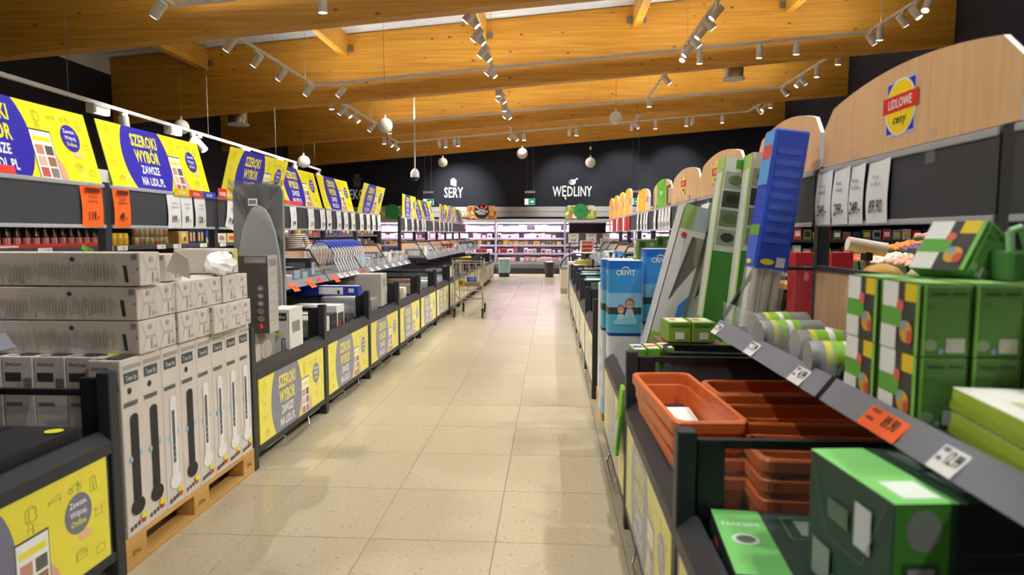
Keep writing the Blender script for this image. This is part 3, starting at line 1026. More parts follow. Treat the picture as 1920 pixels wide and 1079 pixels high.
def logo(cx, cz, s=1.0):
    def f(p, M, w, h):
        x, y = cx, cz
        a = .085 * s
        p.rect(x - a - .008, x + a + .008, y - a - .008, y + a + .008, C('#B9C2D8', .5), M, 0)
        p.rect(x - a, x + a, y - a, y + a, BLUE, M, .0006)
        p.disc(x, y, a * 1.12, a * 1.12, WHT, M, .0012, 24)
        p.disc(x, y, a * 1.05, a * 1.05, C('#FFD91A', .4), M, .0018, 24)
        p.rect(x - a * 1.3, x + a * 1.3, y - a * .15, y + a * .5, C('#E02A24', .4), M, .0026)
        p.text('LIDLOWE', x, y, a * .36, WHT, M, .0032, .012, .75, 'C', 0, a * 2.3)
        p.text('ceny', x, y - a * .62, a * .34, INK, M, .0026, .02, 1.0, 'C', .15, a * 1.3)
    return f
WB = LBEECH
arch_board(1.80, 3.04, 'large wood grain arched board with round price logo, nearest on the right', WB, logo(.64, .15, 1.05))
arch_board(3.08, 3.98, 'wood grain arched board behind the blue wrapped carton', WB)
arch_board(4.26, 5.46, 'wood grain arched board with small logo above the leaning green cartons', WB, logo(.5, .15))
arch_board(5.48, 6.70, 'wood grain arched board with small logo next to the green board', WB, logo(.55, .15))
def ogrod(p, M, w, h):
    p.rect(.25 * w, .72 * w, 0, h * .96, C('#6CB52D', .45), M, 0)
    p.rect(.75 * w, .98 * w, 0, h * .7, C('#6B5546'), M, 0).rect(.86 * w, .98 * w, .02, h * .6, C('#C9A77F'), M, .0006).rect(.02 * w, .10 * w, 0, h * .6, C('#8A6A4A'), M, 0)
    p.text('Ogród', .485 * w, h * .45, h * .17, WHT, M, .0008, .02, .9, 'C', 0, w * .36)
arch_board(6.75, 7.96, 'arched board with green panel reading Ogród', C('#D2B083', .5), ogrod)
def yel(p, M, w, h):
    p.rect(.18 * w, .72 * w, 0, h * .97, C('#F7B21E', .45), M, 0)
    p.rect(.78 * w, .9 * w, h * .35, h * .6, C('#8878C8'), M, 0)
    p.text('Piknik', .45 * w, h * .42, h * .15, WHT, M, .0008, .02, .9, 'C', 0, w * .36)
arch_board(8.24, 9.46, 'arched orange yellow board beyond the green garden board', C('#F0C08A', .5), yel)
for i in range(4):
    arch_board(10.05 + i * .96, 10.99 + i * .96, 'arched orange board, %s in the farthest group on the right' % ORD[i], C('#F3B964', .5), yel, .42)

# small promotion strips tucked under the sign boards of the left row
for i, (y0, y1, z0, z1, cols, lb) in enumerate(((4.42, 4.98, 1.722, 1.775, ('#E8C81E', '#D8433A', '#3A44B0'), 'narrow yellow, red and blue promotion strip under the second sign board'),
        (5.02, 5.42, 1.735, 1.815, ('#D8332C', '#E8B81E', '#D8332C'), 'red and yellow promotion strip left of the ironing boards'),
        (19.6, 19.75, 1.6, 2.05, ('#F05A2A', '#F05A2A', '#F05A2A'), 'upright orange promotion strip at the far end of the left row'))):
    g = T('promo_strip', lb, 'sign', (LX - .857, y0, z0), 0)
    w = (y1 - y0) / 3
    O('strip', MB().box(-.002, 0, 0, y1 - y0, 0, z1 - z0, C(cols[0], .5)), g)
    m = MB()
    M = frame((.0006, 0, 0), (0, 1, 0), (0, 0, 1))
    for k in range(3):
        m.rect(w * k, w * (k + 1), 0, z1 - z0, C(cols[k], .5), M)
        m.text('OKAZJA', w * (k + .5), (z1 - z0) * .3, (z1 - z0) * .35, WHT, M, .0006, .02, .8, 'C', 0, w * .8)
    O('printed_design', m, g)
# ------------------------------------------------------------------ carton helper
def face_frame(face, sx, sy, sz):
    e = .0012
    return {'y-': (frame((-sx / 2, -sy / 2 - e, 0), (1, 0, 0), (0, 0, 1)), sx, sz),
            'x+': (frame((sx / 2 + e, -sy / 2, 0), (0, 1, 0), (0, 0, 1)), sy, sz),
            'x-': (frame((-sx / 2 - e, sy / 2, 0), (0, -1, 0), (0, 0, 1)), sy, sz),
            'y+': (frame((sx / 2, sy / 2 + e, 0), (-1, 0, 0), (0, 0, 1)), sx, sz),
            'z+': (frame((-sx / 2, -sy / 2, sz + e), (1, 0, 0), (0, 1, 0)), sx, sy)}[face]

CART = {}
def carton_meshes(key, size, body, prints, bev=.004):
    """body and print meshes, shared between cartons of one kind"""
    if key and key in CART:
        return CART[key]
    sx, sy, sz = size
    b = mesh_of('carton', MB().bbox(-sx / 2, sx / 2, -sy / 2, sy / 2, 0, sz, body if not isinstance(body, str) else C(body, .6), bev))
    pm = None
    if prints:
        p = MB()
        for i, it in enumerate(prints):
            M, w, h = face_frame(it[0], sx, sy, sz)
            z = .0005 * (i % 12)
            if it[1] == 'r':
                _, _, a, b_, c, d, hx = it
                p.rect(a * w, b_ * w, c * h, d * h, C(hx, .5), M, z)
            elif it[1] == 'd':
                _, _, a, b_, r1, r2, hx = it
                p.disc(a * w, b_ * h, r1 * w, r2 * h, C(hx, .5), M, z, 16)
            elif it[1] == 'p':
                p.flat([(a * w, b_ * h) for a, b_ in it[2]], C(it[3], .5), M, z)
            elif it[1] == 'l':
                p.line([(a * w, b_ * h) for a, b_ in it[2]], it[3], C(it[4], .5), M, z)
            elif it[1] == 't':
                _, _, s, a, b_, hh, hx, mw = it
                p.text(s, a * w, b_ * h, hh * h, C(hx, .6), M, z, .015, .8, 'C', 0, mw * w)
        pm = mesh_of('printed_design', p)
    if key:
        CART[key] = (b, pm)
    return b, pm

def carton(name, label, cat, loc, size, body='#D8CFC4', prints=(), rot=(0, 0, 0), group=None, key=None):
    bm, pm = carton_meshes(key, size, body, prints)
    g = T(name, label, cat, loc, rot, group)
    b = O('carton', bm, g)
    if pm:
        O('printed_design', pm, b)
    return g

# ------------------------------------------------------------------ pallet with fan cartons
PALW = wood('pallet_pine', '#B98A45', '#D6AA62', True, 1, 1.0, .7)
g = T('wooden_pallet', 'pine euro pallet under the stacked fan cartons', 'pallet', (-2.205, 3.13, 0))
for k in range(5):
    x = -.40 + .1 * 0 + k * .1675
    O('deck_board', MB().bbox(x, x + .13, -.6, .6, .122, .144, PALW, .003), g)
for y in (-.5275, 0, .5275):
    O('cross_board', MB().bbox(-.4, .4, y - .0725, y + .0725, .1, .122, PALW, .003), g)
    for x in (-.35, 0, .35):
        blk = O('block', MB().bbox(x - .05 if x else -.07, x + .05 if x else .07, y - .0725, y + .0725, .022, .1, PALW, .003), g)
        if x > 0:
            O('stamp', MB().text('EPAL', 0, .025, .022, C('#6A4A20', .8), frame((.4012, y, .03), (0, 1, 0), (0, 0, 1)), 0, .01, .9, 'C'), blk)
for x in (-.35, 0, .35):
    O('bottom_board', MB().bbox(x - .05, x + .05, -.6, .6, 0, .022, PALW, .003), g)

FB = '#D5CBC0'
def fan_prints(dark):
    c = '#26282B' if dark else '#E9E6E1'
    P = [('x+', 'r', .1, .95, .94, .965, '#A9A29A'), ('x+', 'r', .12, .78, .865, .925, '#46504E'), ('x+', 't', 'Tower fan', .45, .878, .03, '#C9C9C9', .5),
         ('x+', 'r', .08, .70, .735, .76, '#5A6462')]
    if dark:
        P += [('x+', 'd', .35, .82, .09, .018, '#2A2A2A')]
    P += [('x+', 'r', .31, .67, .20, .66, c), ('x+', 'd', .49, .66, .18, .028, c), ('x+', 'd', .49, .155, .32, .05, c), ('x+', 'r', .40, .56, .155, .25, c)]
    if not dark:
        P += [('x+', 'r', .40, .54, .27, .60, '#5A5B5D')] + [('x+', 'r', .40, .54, .30 + .04 * k, .305 + .04 * k, '#C9C9C9') for k in range(8)]
    P += [('x+', 'r', .2, .32, .42, .45, '#8CC3DC'), ('x+', 'r', .66, .78, .44, .47, '#8CC3DC'),
          ('x+', 'd', .72, .085, .16, .017, '#E8E02A'), ('x+', 'r', .10, .22, .03, .055, '#4A4A4A'), ('x+', 'r', .27, .39, .035, .06, '#4A4A4A'), ('x+', 'r', .44, .56, .04, .065, '#4A4A4A'), ('x+', 'r', .62, .82, .042, .068, '#C9403A')]
    P += [('y-', 'r', .1, .62, .86, .91, '#3E4446'), ('y-', 'r', .1, .62, .72, .74, '#5A6060'), ('y-', 't', 'SilverCrest', .4, .95, .018, '#55504C', .6), ('y-', 'r', .7, .95, .83, .88, '#7E7A76')]
    P += [('z+', 'd', .25, .8, .2, .1, '#E6DC32'), ('z+', 'r', .45, .95, .1, .9, '#3A3C3E'), ('z+', 'r', .08, .4, .1, .6, '#B9B2AA')]
    return P
cell = .146
seq = ['d', 'd', 'w', 'd', 'w', 'w', 'w', 'w']
for k in range(8):
    dk = seq[k] == 'd'
    nm = 'dark' if dk else 'white'
    carton('fan_carton', 'upright carton with %s tower fan picture, %s along the pallet front' % (nm, ORD[k]), 'carton',
           (-1.805 - cell / 2 + (.006 if k == 0 else 0), 2.545 + cell * (k + .5), .145), (cell - .003, cell - .003, .775), FB, fan_prints(dk), (0, 0, random.uniform(-.012, .012)), 'upright fan cartons on the pallet', 'fan' + seq[k])
for j in range(1, 5):
    carton('fan_carton', 'upright fan carton in the camera-side row of the pallet, %s behind the front corner' % ORD[j - 1], 'carton',
           (-1.805 - cell * (j + .5), 2.545 + cell / 2 + .07, .145), (cell - .003, cell - .003, .775), FB, fan_prints(False), (0, 0, random.uniform(-.01, .01)), 'upright fan cartons on the pallet', 'fanw')
def laid_prints(seed):
    r = random.Random(seed)
    P = [('y-', 'd', .62, .80, .014, .07, '#3A3F78'), ('y-', 'p', [(.915, .12), (.935, .12), (.925, .62), (.905, .62)], '#1F3F34'), ('y-', 'r', .955, .985, .78, .95, '#8A8694'), ('y-', 'd', .985, .5, .005, .03, '#55504C')]
    for k in range(46):
        x = .03 + .0185 * k
        a = r.uniform(.05, .35)
        P.append(('y-', 'r', x, x + .011, a, r.uniform(.55, .8), '#BDB3AB'))
    P += [('x+', 'l', [(.1, .95), (.35, .45), (.75, .45), (.9, .95)], .002, '#A79C90'), ('x+', 'l', [(.1, .05), (.35, .5), (.8, .5), (.9, .05)], .002, '#A79C90'),
          ('x+', 'r', .45, .62, .72, .86, '#A9A6AA'), ('x+', 'p', [(.55, .08), (.58, .08), (.60, .40), (.57, .40)], '#4A4A4C'), ('x+', 'r', .72, .88, .1, .2, '#A9A6AA')]
    return P
LS = (.80, .143, .145)
for lay in range(2):
    for k in range(7):
        carton('fan_carton', 'long fan carton lying on its side, %s layer, %s from the near end' % (('lower', 'upper')[lay], ORD[k]), 'carton',
               (-2.19 + random.uniform(-.008, .008) + (.02 if lay == 0 and k > 3 else 0), 2.735 + .146 * k, .925 + .15 * lay), LS, FB, laid_prints(1), (0, 0, random.uniform(-.015, .015)), 'fan cartons lying on the stack', 'laid')
carton('fan_carton', 'long fan carton lying on top of the stack, nearest the camera', 'carton', (-2.17, 2.735, 1.226), LS, FB, laid_prints(1), (0, 0, .0), 'fan cartons lying on the stack', 'laid')
g = carton('fan_carton', 'open fan carton with lifted flap on top of the stack', 'carton', (-2.13, 2.98, 1.226), (.62, .143, .13), FB, laid_prints(2), (0, 0, .05), 'fan cartons lying on the stack')
O('flap', MB().prism([(0, 0), (.12, 0), (.10, .09), (.03, .11)], .003, C(FB, .6), frame((.31, -.07, .05), (.8, 0, -.25), (.15, 0, 1))), g)
# torn carton with white bag
me = MB()
rng = random.Random(3)
N, Rr = 14, 9
vs, fs = [], []
for i in range(Rr + 1):
    t = PI * i / Rr
    for k in range(N):
        a = 2 * PI * k / N
        q = 1 + rng.uniform(-.16, .16)
        vs.append((.075 * q * math.sin(t) * math.cos(a), .12 * q * math.sin(t) * math.sin(a), .06 * q * math.cos(t)))
for i in range(Rr):
    for k in range(N):
        fs.append((i * N + k, i * N + (k + 1) % N, (i + 1) * N + (k + 1) % N, (i + 1) * N + k))
me.add(vs, fs, C('#ECE9E4', .45), False)
O('plastic_bag', me, None, (-1.84, 3.47, 1.285), (.2, .2, .3), label='crumpled white plastic bag bulging from a torn fan carton', cat='bag')
carton('fan_carton', 'short fan carton standing on the stack behind the crumpled bag', 'carton', (-1.99, 3.60, 1.226), (.3, .15, .14), FB,
       [('x+', 'd', .4, .6, .25, .28, '#3A3A3C'), ('x+', 'r', .75, .92, .35, .95, '#E6DC32'), ('x+', 'r', .5, .6, .05, .2, '#55504C')], (0, 0, 0), 'fan cartons lying on the stack')

# near-left bay: black appliance box
carton('appliance_box', 'large black box with yellow sticker and white number labels in the near left bin', 'box', (-2.22, 1.88, .13), (.70, 1.02, .555), '#17171B',
       [('x+', 'r', .2, .78, .62, .76, '#CFCBC6'), ('x+', 't', 'LR080363  1937', .46, .66, .07, '#5A5856', .36), ('x+', 't', '3', .72, .645, .10, '#2A2A2A', .08), ('x+', 'r', .79, .87, .66, .84, '#D8D4CE'), ('x+', 'r', .79, .87, .84, .86, '#E07030'),
        ('x+', 'p', [(.80, .70), (.815, .70), (.8075, .76)], '#D9A62A'), ('x+', 'r', .905, .955, .71, .82, '#D8D4CE'), ('x+', 'r', .915, .945, .725, .79, '#6A6866'),
        ('z+', 'd', .93, .93, .05, .028, '#E6DC32'), ('z+', 'd', .35, .6, .16, .11, '#5A4038'), ('z+', 'd', .35, .6, .14, .09, '#2A2426'), ('z+', 'r', .82, .97, .35, .6, '#C9C6CC'), ('z+', 'r', .86, .94, .42, .5, '#E2C42A')])

# bay beyond the pallet
carton('fan_carton', 'grey carton with round fan picture low in the first bin beyond the pallet', 'carton', (-2.04, 4.02, .13), (.36, .34, .69), '#8B877C',
       [('x+', 'd', .6, .82, .22, .09, '#C9C2B8'), ('x+', 'd', .6, .82, .19, .078, '#A9A298'), ('x+', 'r', .1, .35, .72, .9, '#B9B2A6'), ('y-', 'd', .6, .82, .22, .09, '#C9C2B8')])
carton('fan_carton', 'big dark grey standing fan carton with round icons beside the stacked cartons', 'carton', (-1.985, 3.98, .825), (.42, .15, .49), '#5D5754',
       [('y-', 'd', .33, .70, .17, .19, '#8E8884'), ('y-', 'd', .33, .70, .15, .17, '#A29C98'), ('y-', 'r', .66, .985, .90, .985, '#9A9490'), ('y-', 't', 'max. Ø 120 cm', .82, .92, .03, '#D9D5D0', .28)] +
       [('y-', 'd', .89, .58 - .098 * k, .055, .042, '#8C8682') for k in range(5)] + [('y-', 'd', .89, .58 - .098 * k, .03, .022, '#C9C4BF') for k in range(5)] + [('y-', 'd', .89, .09, .06, .046, '#C2352E'), ('y-', 't', '3', .89, .065, .05, '#FFFFFF', .06)] +
       [('x+', 'r', 0, 1, 0, 1, '#B7B0A8'), ('x+', 'r', .1, .9, .86, .95, '#8A847E')] + [('x+', 'r', .15, .85, .15 + .12 * k, .16 + .12 * k, '#98928C') for k in range(6)], (0, .0, .03))
carton('white_carton', 'white carton marked 16-120 cm in the first bin beyond the pallet', 'carton', (-1.92, 4.5, .13), (.16, .26, .79), '#DDD8D2',
       [('y-', 'r', .08, .92, .90, .97, '#3A3A3C'), ('y-', 't', 'max. 16 - 120 cm', .5, .92, .025, '#E9E6E1', .7), ('y-', 'd', .3, .78, .28, .08, '#A9A49E'), ('y-', 'p', [(.2, .76), (.7, .77), (.7, .79), (.2, .78)], '#E6E05A'),
        ('x+', 'r', .25, .75, .78, .88, '#8A8580'), ('x+', 'r', 0, .06, 0, 1, '#C9C0B4'), ('y-', 'l', [(.7, .3), (.7, .74), (.82, .74), (.82, .3)], .006, '#2A2A2A')])

# ironing boards
IRON = C('#8A8B87', .75)
def board_outline(hw, L, tip):
    pts = [(-hw, 0), (hw, 0), (hw, L * .52)]
    for k in range(1, 12):
        t = k / 12 * PI
        pts.append((hw * math.cos(t) * (1 if not tip else 1), L * .52 + (L * .48) * math.sin(t) ** .9))
    pts.append((-hw, L * .52))
    return pts
def rounded(hw, L, r=.06):
    pts = [(-hw * .8, 0), (hw * .8, 0), (hw, .3)]
    for k in range(6):
        t = k / 5 * PI / 2
        pts.append((hw - r + r * math.cos(t), L - r + r * math.sin(t)))
    for k in range(6):
        t = PI / 2 + k / 5 * PI / 2
        pts.append((-hw + r + r * math.cos(t), L - r + r * math.sin(t)))
    pts.append((-hw, .3))
    return pts
g = T('ironing_board', 'grey film-wrapped ironing board with rounded tip up, in front of its twin', 'ironing board', (-2.20, 4.72, .13), (-.035, 0, .06), 'ironing boards beyond the fan cartons')
M = frame((0, 0, 0), (1, 0, 0), (0, 0, 1))
O('cover', MB().prism(board_outline(.165, 1.53, True), .035, IRON, M), g)
O('film', MB().prism([(a * 1.03, b * 1.004 + .003) for a, b in board_outline(.165, 1.53, True)], .002, FILM, M @ Matrix.Translation((0, 0, .040))), g)
O('leg', MB().tube([(-.10, .03, .02), (.08, .05, 1.2)], .012, WHITE, 8), g)
O('leg', MB().tube([(.10, .03, .02), (-.08, .05, 1.2)], .012, WHITE, 8), g)
g = T('ironing_board', 'grey ironing board with wide end up under dark crumpled film', 'ironing board', (-2.26, 4.86, .13), (-.02, 0, .02), 'ironing boards beyond the fan cartons')
O('cover', MB().prism(rounded(.195, 1.70, .07), .035, IRON, M), g)
f = MB()
vs, fs = [], []
N = 16
rg = random.Random(11)
for j in range(5):
    for k in range(N + 1):
        x = -.21 + .42 * k / N
        sag = (1 - (2 * k / N - 1) ** 2)
        zz = 1.73 - j / 4 * (.06 + .36 * (1 - abs(2 * k / N - 1)) ** 1.2) - .01 * sag
        vs.append((x, -.045 - .02 * rg.random() - .035 * (j / 4), zz))
for j in range(4):
    for k in range(N):
        a = j * (N + 1) + k
        fs.append((a, a + N + 1, a + N + 2, a + 1))
f.add(vs, fs, plastic_clear('dark_film', '#55575A', .62, .22), False)
O('film_wrap', f, g)
O('barcode_label', MB().bbox(-.04, .03, -.112, -.108, 1.53, 1.585, PAPER, .001).box(-.033, .022, -.1135, -.112, 1.545, 1.575, INK2), g)

# upper shelf stock and bins of the left row
def hanger(y, i):
    g = T('clothes_hanger', 'white plastic hanger with blue collar, %s in the bundled row on the left' % ORD[i], 'hanger', (-2.48, y, 1.085), (0, .12, .45), 'hangers bundled on the left upper shelf')
    m = MB()
    pts = [(-.16, 0, 0), (-.15, 0, .10)] + [(.17 * math.cos(t), 0, .10 + .17 * math.sin(t)) for t in [PI - PI * k / 8 for k in range(1, 8)]] + [(.15, 0, .10), (.22, 0, -.02)]
    m.tube(pts, .012, C('#E4E3E6', .35), 7)
    O('body', m, g)
    m = MB().tube([(.14 * math.cos(t), 0, .115 + .17 * math.sin(t)) for t in [PI * .72 - PI * .5 * k / 5 for k in range(6)]], .016, C('#2F49B8', .4), 7)
    O('collar', m, g)
for i in range(12):
    hanger(6.72 + .095 * i, i)
HUES = [('white', '#D9D6D2'), ('beige', '#CFC4B2'), ('grey', '#8E8C8C'), ('black', '#1D1D20'), ('pale blue', '#A9BBD0'), ('cream', '#E2DAC6'), ('brown', '#8C6A4C'), ('navy', '#27324F'), ('silver', '#B5B6BA'), ('red', '#B5382F')]
def stock(side, y0, nbay, lo=True, up=True, seed=0, lab='', hues=None, skip=()):
    """assorted packed goods in one bay's bin and on its upper shelf"""
    r = random.Random(seed)
    H = hues or HUES
    s = side
    X0 = LX if side < 0 else RX
    used = {}
    def name_of(h, kind, where):
        k = (h, kind, where)
        used[k] = used.get(k, 0) + 1
        return used[k]
    if lo:
        y = y0 + .06
        while y < y0 + 1.08:
            w = r.choice((.2, .26, .32))
            w = min(w, y0 + 1.20 - y)
            nm, hx = r.choice(H)
            n = name_of(nm, 'c', 'lo')
            dz = r.choice((.45, .55, .62, .68))
            dp = r.choice((.3, .42, .55))
            lb = '%s %s packed in the %s, %s of its colour' % (nm, 'carton', lab + ' bin', ORD[n - 1])
            carton('goods_carton', lb, 'carton', (X0 + s * (.10 + dp / 2), y + w / 2, .13), (dp, w - .02, dz), hx,
                   [('x+' if s < 0 else 'x-', 'r', .12, .88, .62, .9, r.choice(('#E8E4DE', '#3A3C40', '#7C8CA0', '#C9B79A'))), ('x+' if s < 0 else 'x-', 'r', .2, .5, .7, .8, r.choice(('#444444', '#B04030', '#D9D4C8'))), ('y-', 'r', .1, .9, .7, .92, r.choice(('#E8E4DE', '#55585C', '#A9A49A'))), ('z+', 'r', .1, .6, .15, .85, r.choice(('#F0ECE6', '#6A6C70', '#C9C4BA')))],
                   (0, 0, r.uniform(-.08, .08)), 'goods packed in the bins')
            y += w
    if up:
        y = y0 + .05
        while y < y0 + 1.08:
            w = r.choice((.14, .18, .24))
            nm, hx = r.choice(H)
            n = name_of(nm, 'p', 'up')
            hh = r.choice((.07, .1, .13, .16, .2))
            dp = r.choice((.2, .26, .32))
            lb = '%s pack on the %s upper shelf, %s of its colour' % (nm, lab, ORD[n - 1])
            carton('goods_pack', lb, 'pack', (X0 + s * (.50 + dp / 2), y + w / 2, 1.016), (dp, w - .02, hh), hx,
                   [('x+' if s < 0 else 'x-', 'r', .15, .85, .2, .8, r.choice(('#EFEBE5', '#2E3036', '#90A0B5', '#D0BFA5'))), ('y-', 'r', .15, .8, .25, .8, r.choice(('#EFEBE5', '#5A5C60'))), ('z+', 'r', .15, .85, .2, .8, r.choice(('#F0ECE6', '#55575C', '#C9CCD2')))],
                   (0, 0, r.uniform(-.15, .15)), 'packs on the upper shelves')
            y += w + .01
stock(-1, 3.75, 0, False, False)
stock(-1, 5.0, 1, True, True, 5, 'second left', [('black', '#1D1D20'), ('white', '#D9D6D2'), ('beige', '#CFC4B2'), ('dark grey', '#333438')])
carton('blue_carton', 'long blue carton with white picture panel resting across the left bins', 'carton', (-2.15, 6.02, .862), (.66, .12, .09), '#1F33A0',
       [('y-', 'r', .42, .78, .15, .9, '#D9D7D8'), ('y-', 'p', [(.70, .2), (.74, .25), (.72, .6), (.69, .55)], '#2A2A2C'), ('y-', 'r', .86, .94, .35, .8, '#C9CCE0'), ('z+', 'r', .3, .98, .1, .9, '#D8D8DC')], (0, 0, -.03))
stock(-1, 6.25, 2, True, False, 6, 'third left', [('white', '#D9D6D2'), ('grey', '#8E8C8C'), ('cream', '#E2DAC6')])
carton('grey_carton', 'large pale grey carton with a dark handle picture in the third left bin', 'carton', (-2.18, 7.30, .62), (.5, .3, .37), '#C3BDB6',
       [('y-', 'p', [(.3, .3), (.7, .45), (.72, .38), (.35, .2)], '#3A3A3C'), ('y-', 't', 'SilverCrest', .25, .82, .08, '#4A4642', .3), ('x+', 'r', .2, .8, .6, .85, '#9A948E')], (0, 0, .05))
far = ['fourth left', 'fifth left', 'trolley-side left', 'seventh left', 'eighth left', 'ninth left', 'tenth left', 'eleventh left', 'twelfth left', 'thirteenth left']
for i, y in enumerate((7.5, 8.75, 10.0, 11.35, 12.6, 13.85, 15.1, 16.35, 17.6, 18.85)):
    stock(-1, y, i, True, y != 10.0, 20 + i, far[i])

# tags on price rails
def rail_tag(side, y, w, col, text, label, over=0.0):
    s = side
    X0 = LX if s < 0 else RX
    g = T('shelf_tag', label, 'price tag', (X0 + s * .394, y, .986), 0, 'price tags clipped to the shelf rails')
    ey = Vector((s * .057, 0, .061))
    M = frame((0, -w / 2 if s < 0 else w / 2, 0), (0, 1 if s < 0 else -1, 0), ey)
    M = M @ Matrix.Translation((0, -over * .04, .003))
    O('card', MB().prism([(0, 0), (w, 0), (w, .072 + over * .03), (0, .072 + over * .03)], .0012, col, M), g)
    p = MB()
    p.text(text, w * .66, .022, .03, INK, M, .0022, .02, .6, 'C', 0, w * .5)
    p.rect(w * .08, w * .32, .045, .055, INK2 if col is PAPER else C('#A03A1A'), M, .0022)
    p.rect(w * .08, w * .28, .022, .03, INK2 if col is PAPER else C('#7A2A12'), M, .0022)
    O('printed_text', p, g)
ORT = C('#FF6A2A', .55)
for i, (y, col, t, o) in enumerate(((5.12, PAPER, '9.99', 0), (5.36, ORT, '39.-', 1), (5.75, ORT, '29.-', 1), (6.0, C('#E2504A', .55), '19.-', 0), (6.42, ORT, '25.-', 1), (6.62, PAPER, '12.99', 0), (6.8, PAPER, '8.99', 0), (7.0, PAPER, '6.99', 0), (7.18, PAPER, '9.99', 0), (7.42, C('#E2504A', .55), '15.-', 0), (7.8, PAPER, '7.99', 0), (8.1, PAPER, '4.99', 0), (8.5, PAPER, '5.99', 0), (8.9, PAPER, '3.99', 0), (9.3, PAPER, '2.99', 0), (9.7, PAPER, '6.49', 0))):
    rail_tag(-1, y, .13, col, t, '%s shelf tag, %s along the left price rail' % ('white' if col is PAPER else 'orange' if col is ORT else 'red', ORD[i]), o)
# ------------------------------------------------------------------ planters
TERRA = C('#CE6A32', .45)
BLKP = C('#17181B', .4)
def rr(hx, hy, r, n=5):
    pts = []
    for cx, cy, a0 in ((hx - r, hy - r, 0), (-hx + r, hy - r, PI / 2), (-hx + r, -hy + r, PI), (hx - r, -hy + r, 3 * PI / 2)):
        for k in range(n):
            t = a0 + PI / 2 * k / (n - 1)
            pts.append((cx + r * math.cos(t), cy + r * math.sin(t)))
    return pts
def trough(lx, ly, h, mat):
    """rectangular flower box with rounded corners, rolled rim and inner step"""
    hx, hy = lx / 2, ly / 2
    rings = [(hx * .80, hy * .90, 0), (hx * .93, hy * .97, h - .045), (hx, hy, h - .04), (hx, hy, h - .006), (hx - .004, hy - .004, h), (hx - .02, hy - .02, h), (hx - .022, hy - .022, h - .008),
             (hx * .90 - .006, hy * .955 - .006, h - .05), (hx * .86 - .008, hy * .94 - .006, h - .055), (hx * .78 - .006, hy * .89 - .006, .008)]
    m = MB()
    n = None
    vs = []
    for a, b, z in rings:
        p = rr(a, b, .04)
        n = len(p)
        vs += [(x, y, z) for x, y in p]
    fs = []
    for i in range(len(rings) - 1):
        for k in range(n):
            fs.append((i * n + k, i * n + (k + 1) % n, (i + 1) * n + (k + 1) % n, (i + 1) * n + k))
    fs.append(tuple(range(n - 1, -1, -1)))
    m.add(vs, fs, mat, False)
    m.add(vs, [tuple((len(rings) - 1) * n + k for k in range(n))], mat, False)
    return m
tr = mesh_of('trough', trough(.27, .80, .17, TERRA))
tr_wall = mesh_of('trough', trough(.27, .60, .17, TERRA))
GRPP = 'terracotta planters in the right bin'
for k in range(4):
    g = T('planter_box', 'terracotta planter box %s' % ('with a white card inside, topmost of the lengthwise stack', 'second from the top of the lengthwise stack', 'third from the top of the lengthwise stack', 'lowest of the lengthwise stack')[k], 'planter',
          (.535 + .008 * k, 2.60 - .01 * k, .635 - .062 * k), (0, 0, .06 - .02 * k), GRPP)
    O('trough', tr, g)
g = T('care_card', 'white care card with plant picture lying inside the top terracotta planter', 'card', (.53, 2.66, .676), (.10, 0, .06))
O('card', MB().bbox(-.085, .085, -.14, .14, 0, .004, PAPER, .001), g)
O('printed_design', MB().disc(-.01, -.06, .02, .03, C('#C98060'), frame((0, 0, .0055), (1, 0, 0), (0, 1, 0))).rect(.03, .06, -.1, -.03, C('#5A7A3A'), frame((0, 0, .0055), (1, 0, 0), (0, 1, 0))), g)
O('black_insert', MB().bbox(-.08, .07, .13, .19, -.004, .0, BLKP, .001), g)
for r_ in range(3):
    for k in range(3):
        g = T('planter_box', 'terracotta planter box of the crosswise stacks, %s stack from the camera, %s from the top' % (ORD[r_], ORD[k]), 'planter', (.965, 2.13 + .30 * r_, .575 - .065 * k + .03 * r_), (0, 0, PI / 2 + .03 * (r_ - 1)), GRPP)
        O('trough', tr_wall, g)
carton('base_carton', 'plain brown carton under the lengthwise terracotta planters', 'carton', (.56, 2.6, .13), (.22, .8, .30), '#8A6A48', (), (0, 0, 0), 'plain cartons under the planters')
carton('base_carton', 'plain brown carton under the crosswise terracotta planters', 'carton', (.96, 2.43, .13), (.5, .85, .30), '#8A6A48', (), (0, 0, 0), 'plain cartons under the planters')
tb = mesh_of('trough', trough(.25, .70, .17, BLKP))
for k in range(3):
    g = T('planter_box', 'black planter box, %s from the top behind the terracotta ones' % ORD[k], 'planter', (.93, 3.27 + .02 * k, .70 - .07 * k), (0, 0, PI / 2 - .10), 'black planters in the right bin')
    O('trough', tb, g)
carton('base_carton', 'plain brown carton under the black planters', 'carton', (.9, 3.36, .13), (.6, .34, .43), '#8A6A48', (), (0, 0, 0), 'plain cartons under the planters')

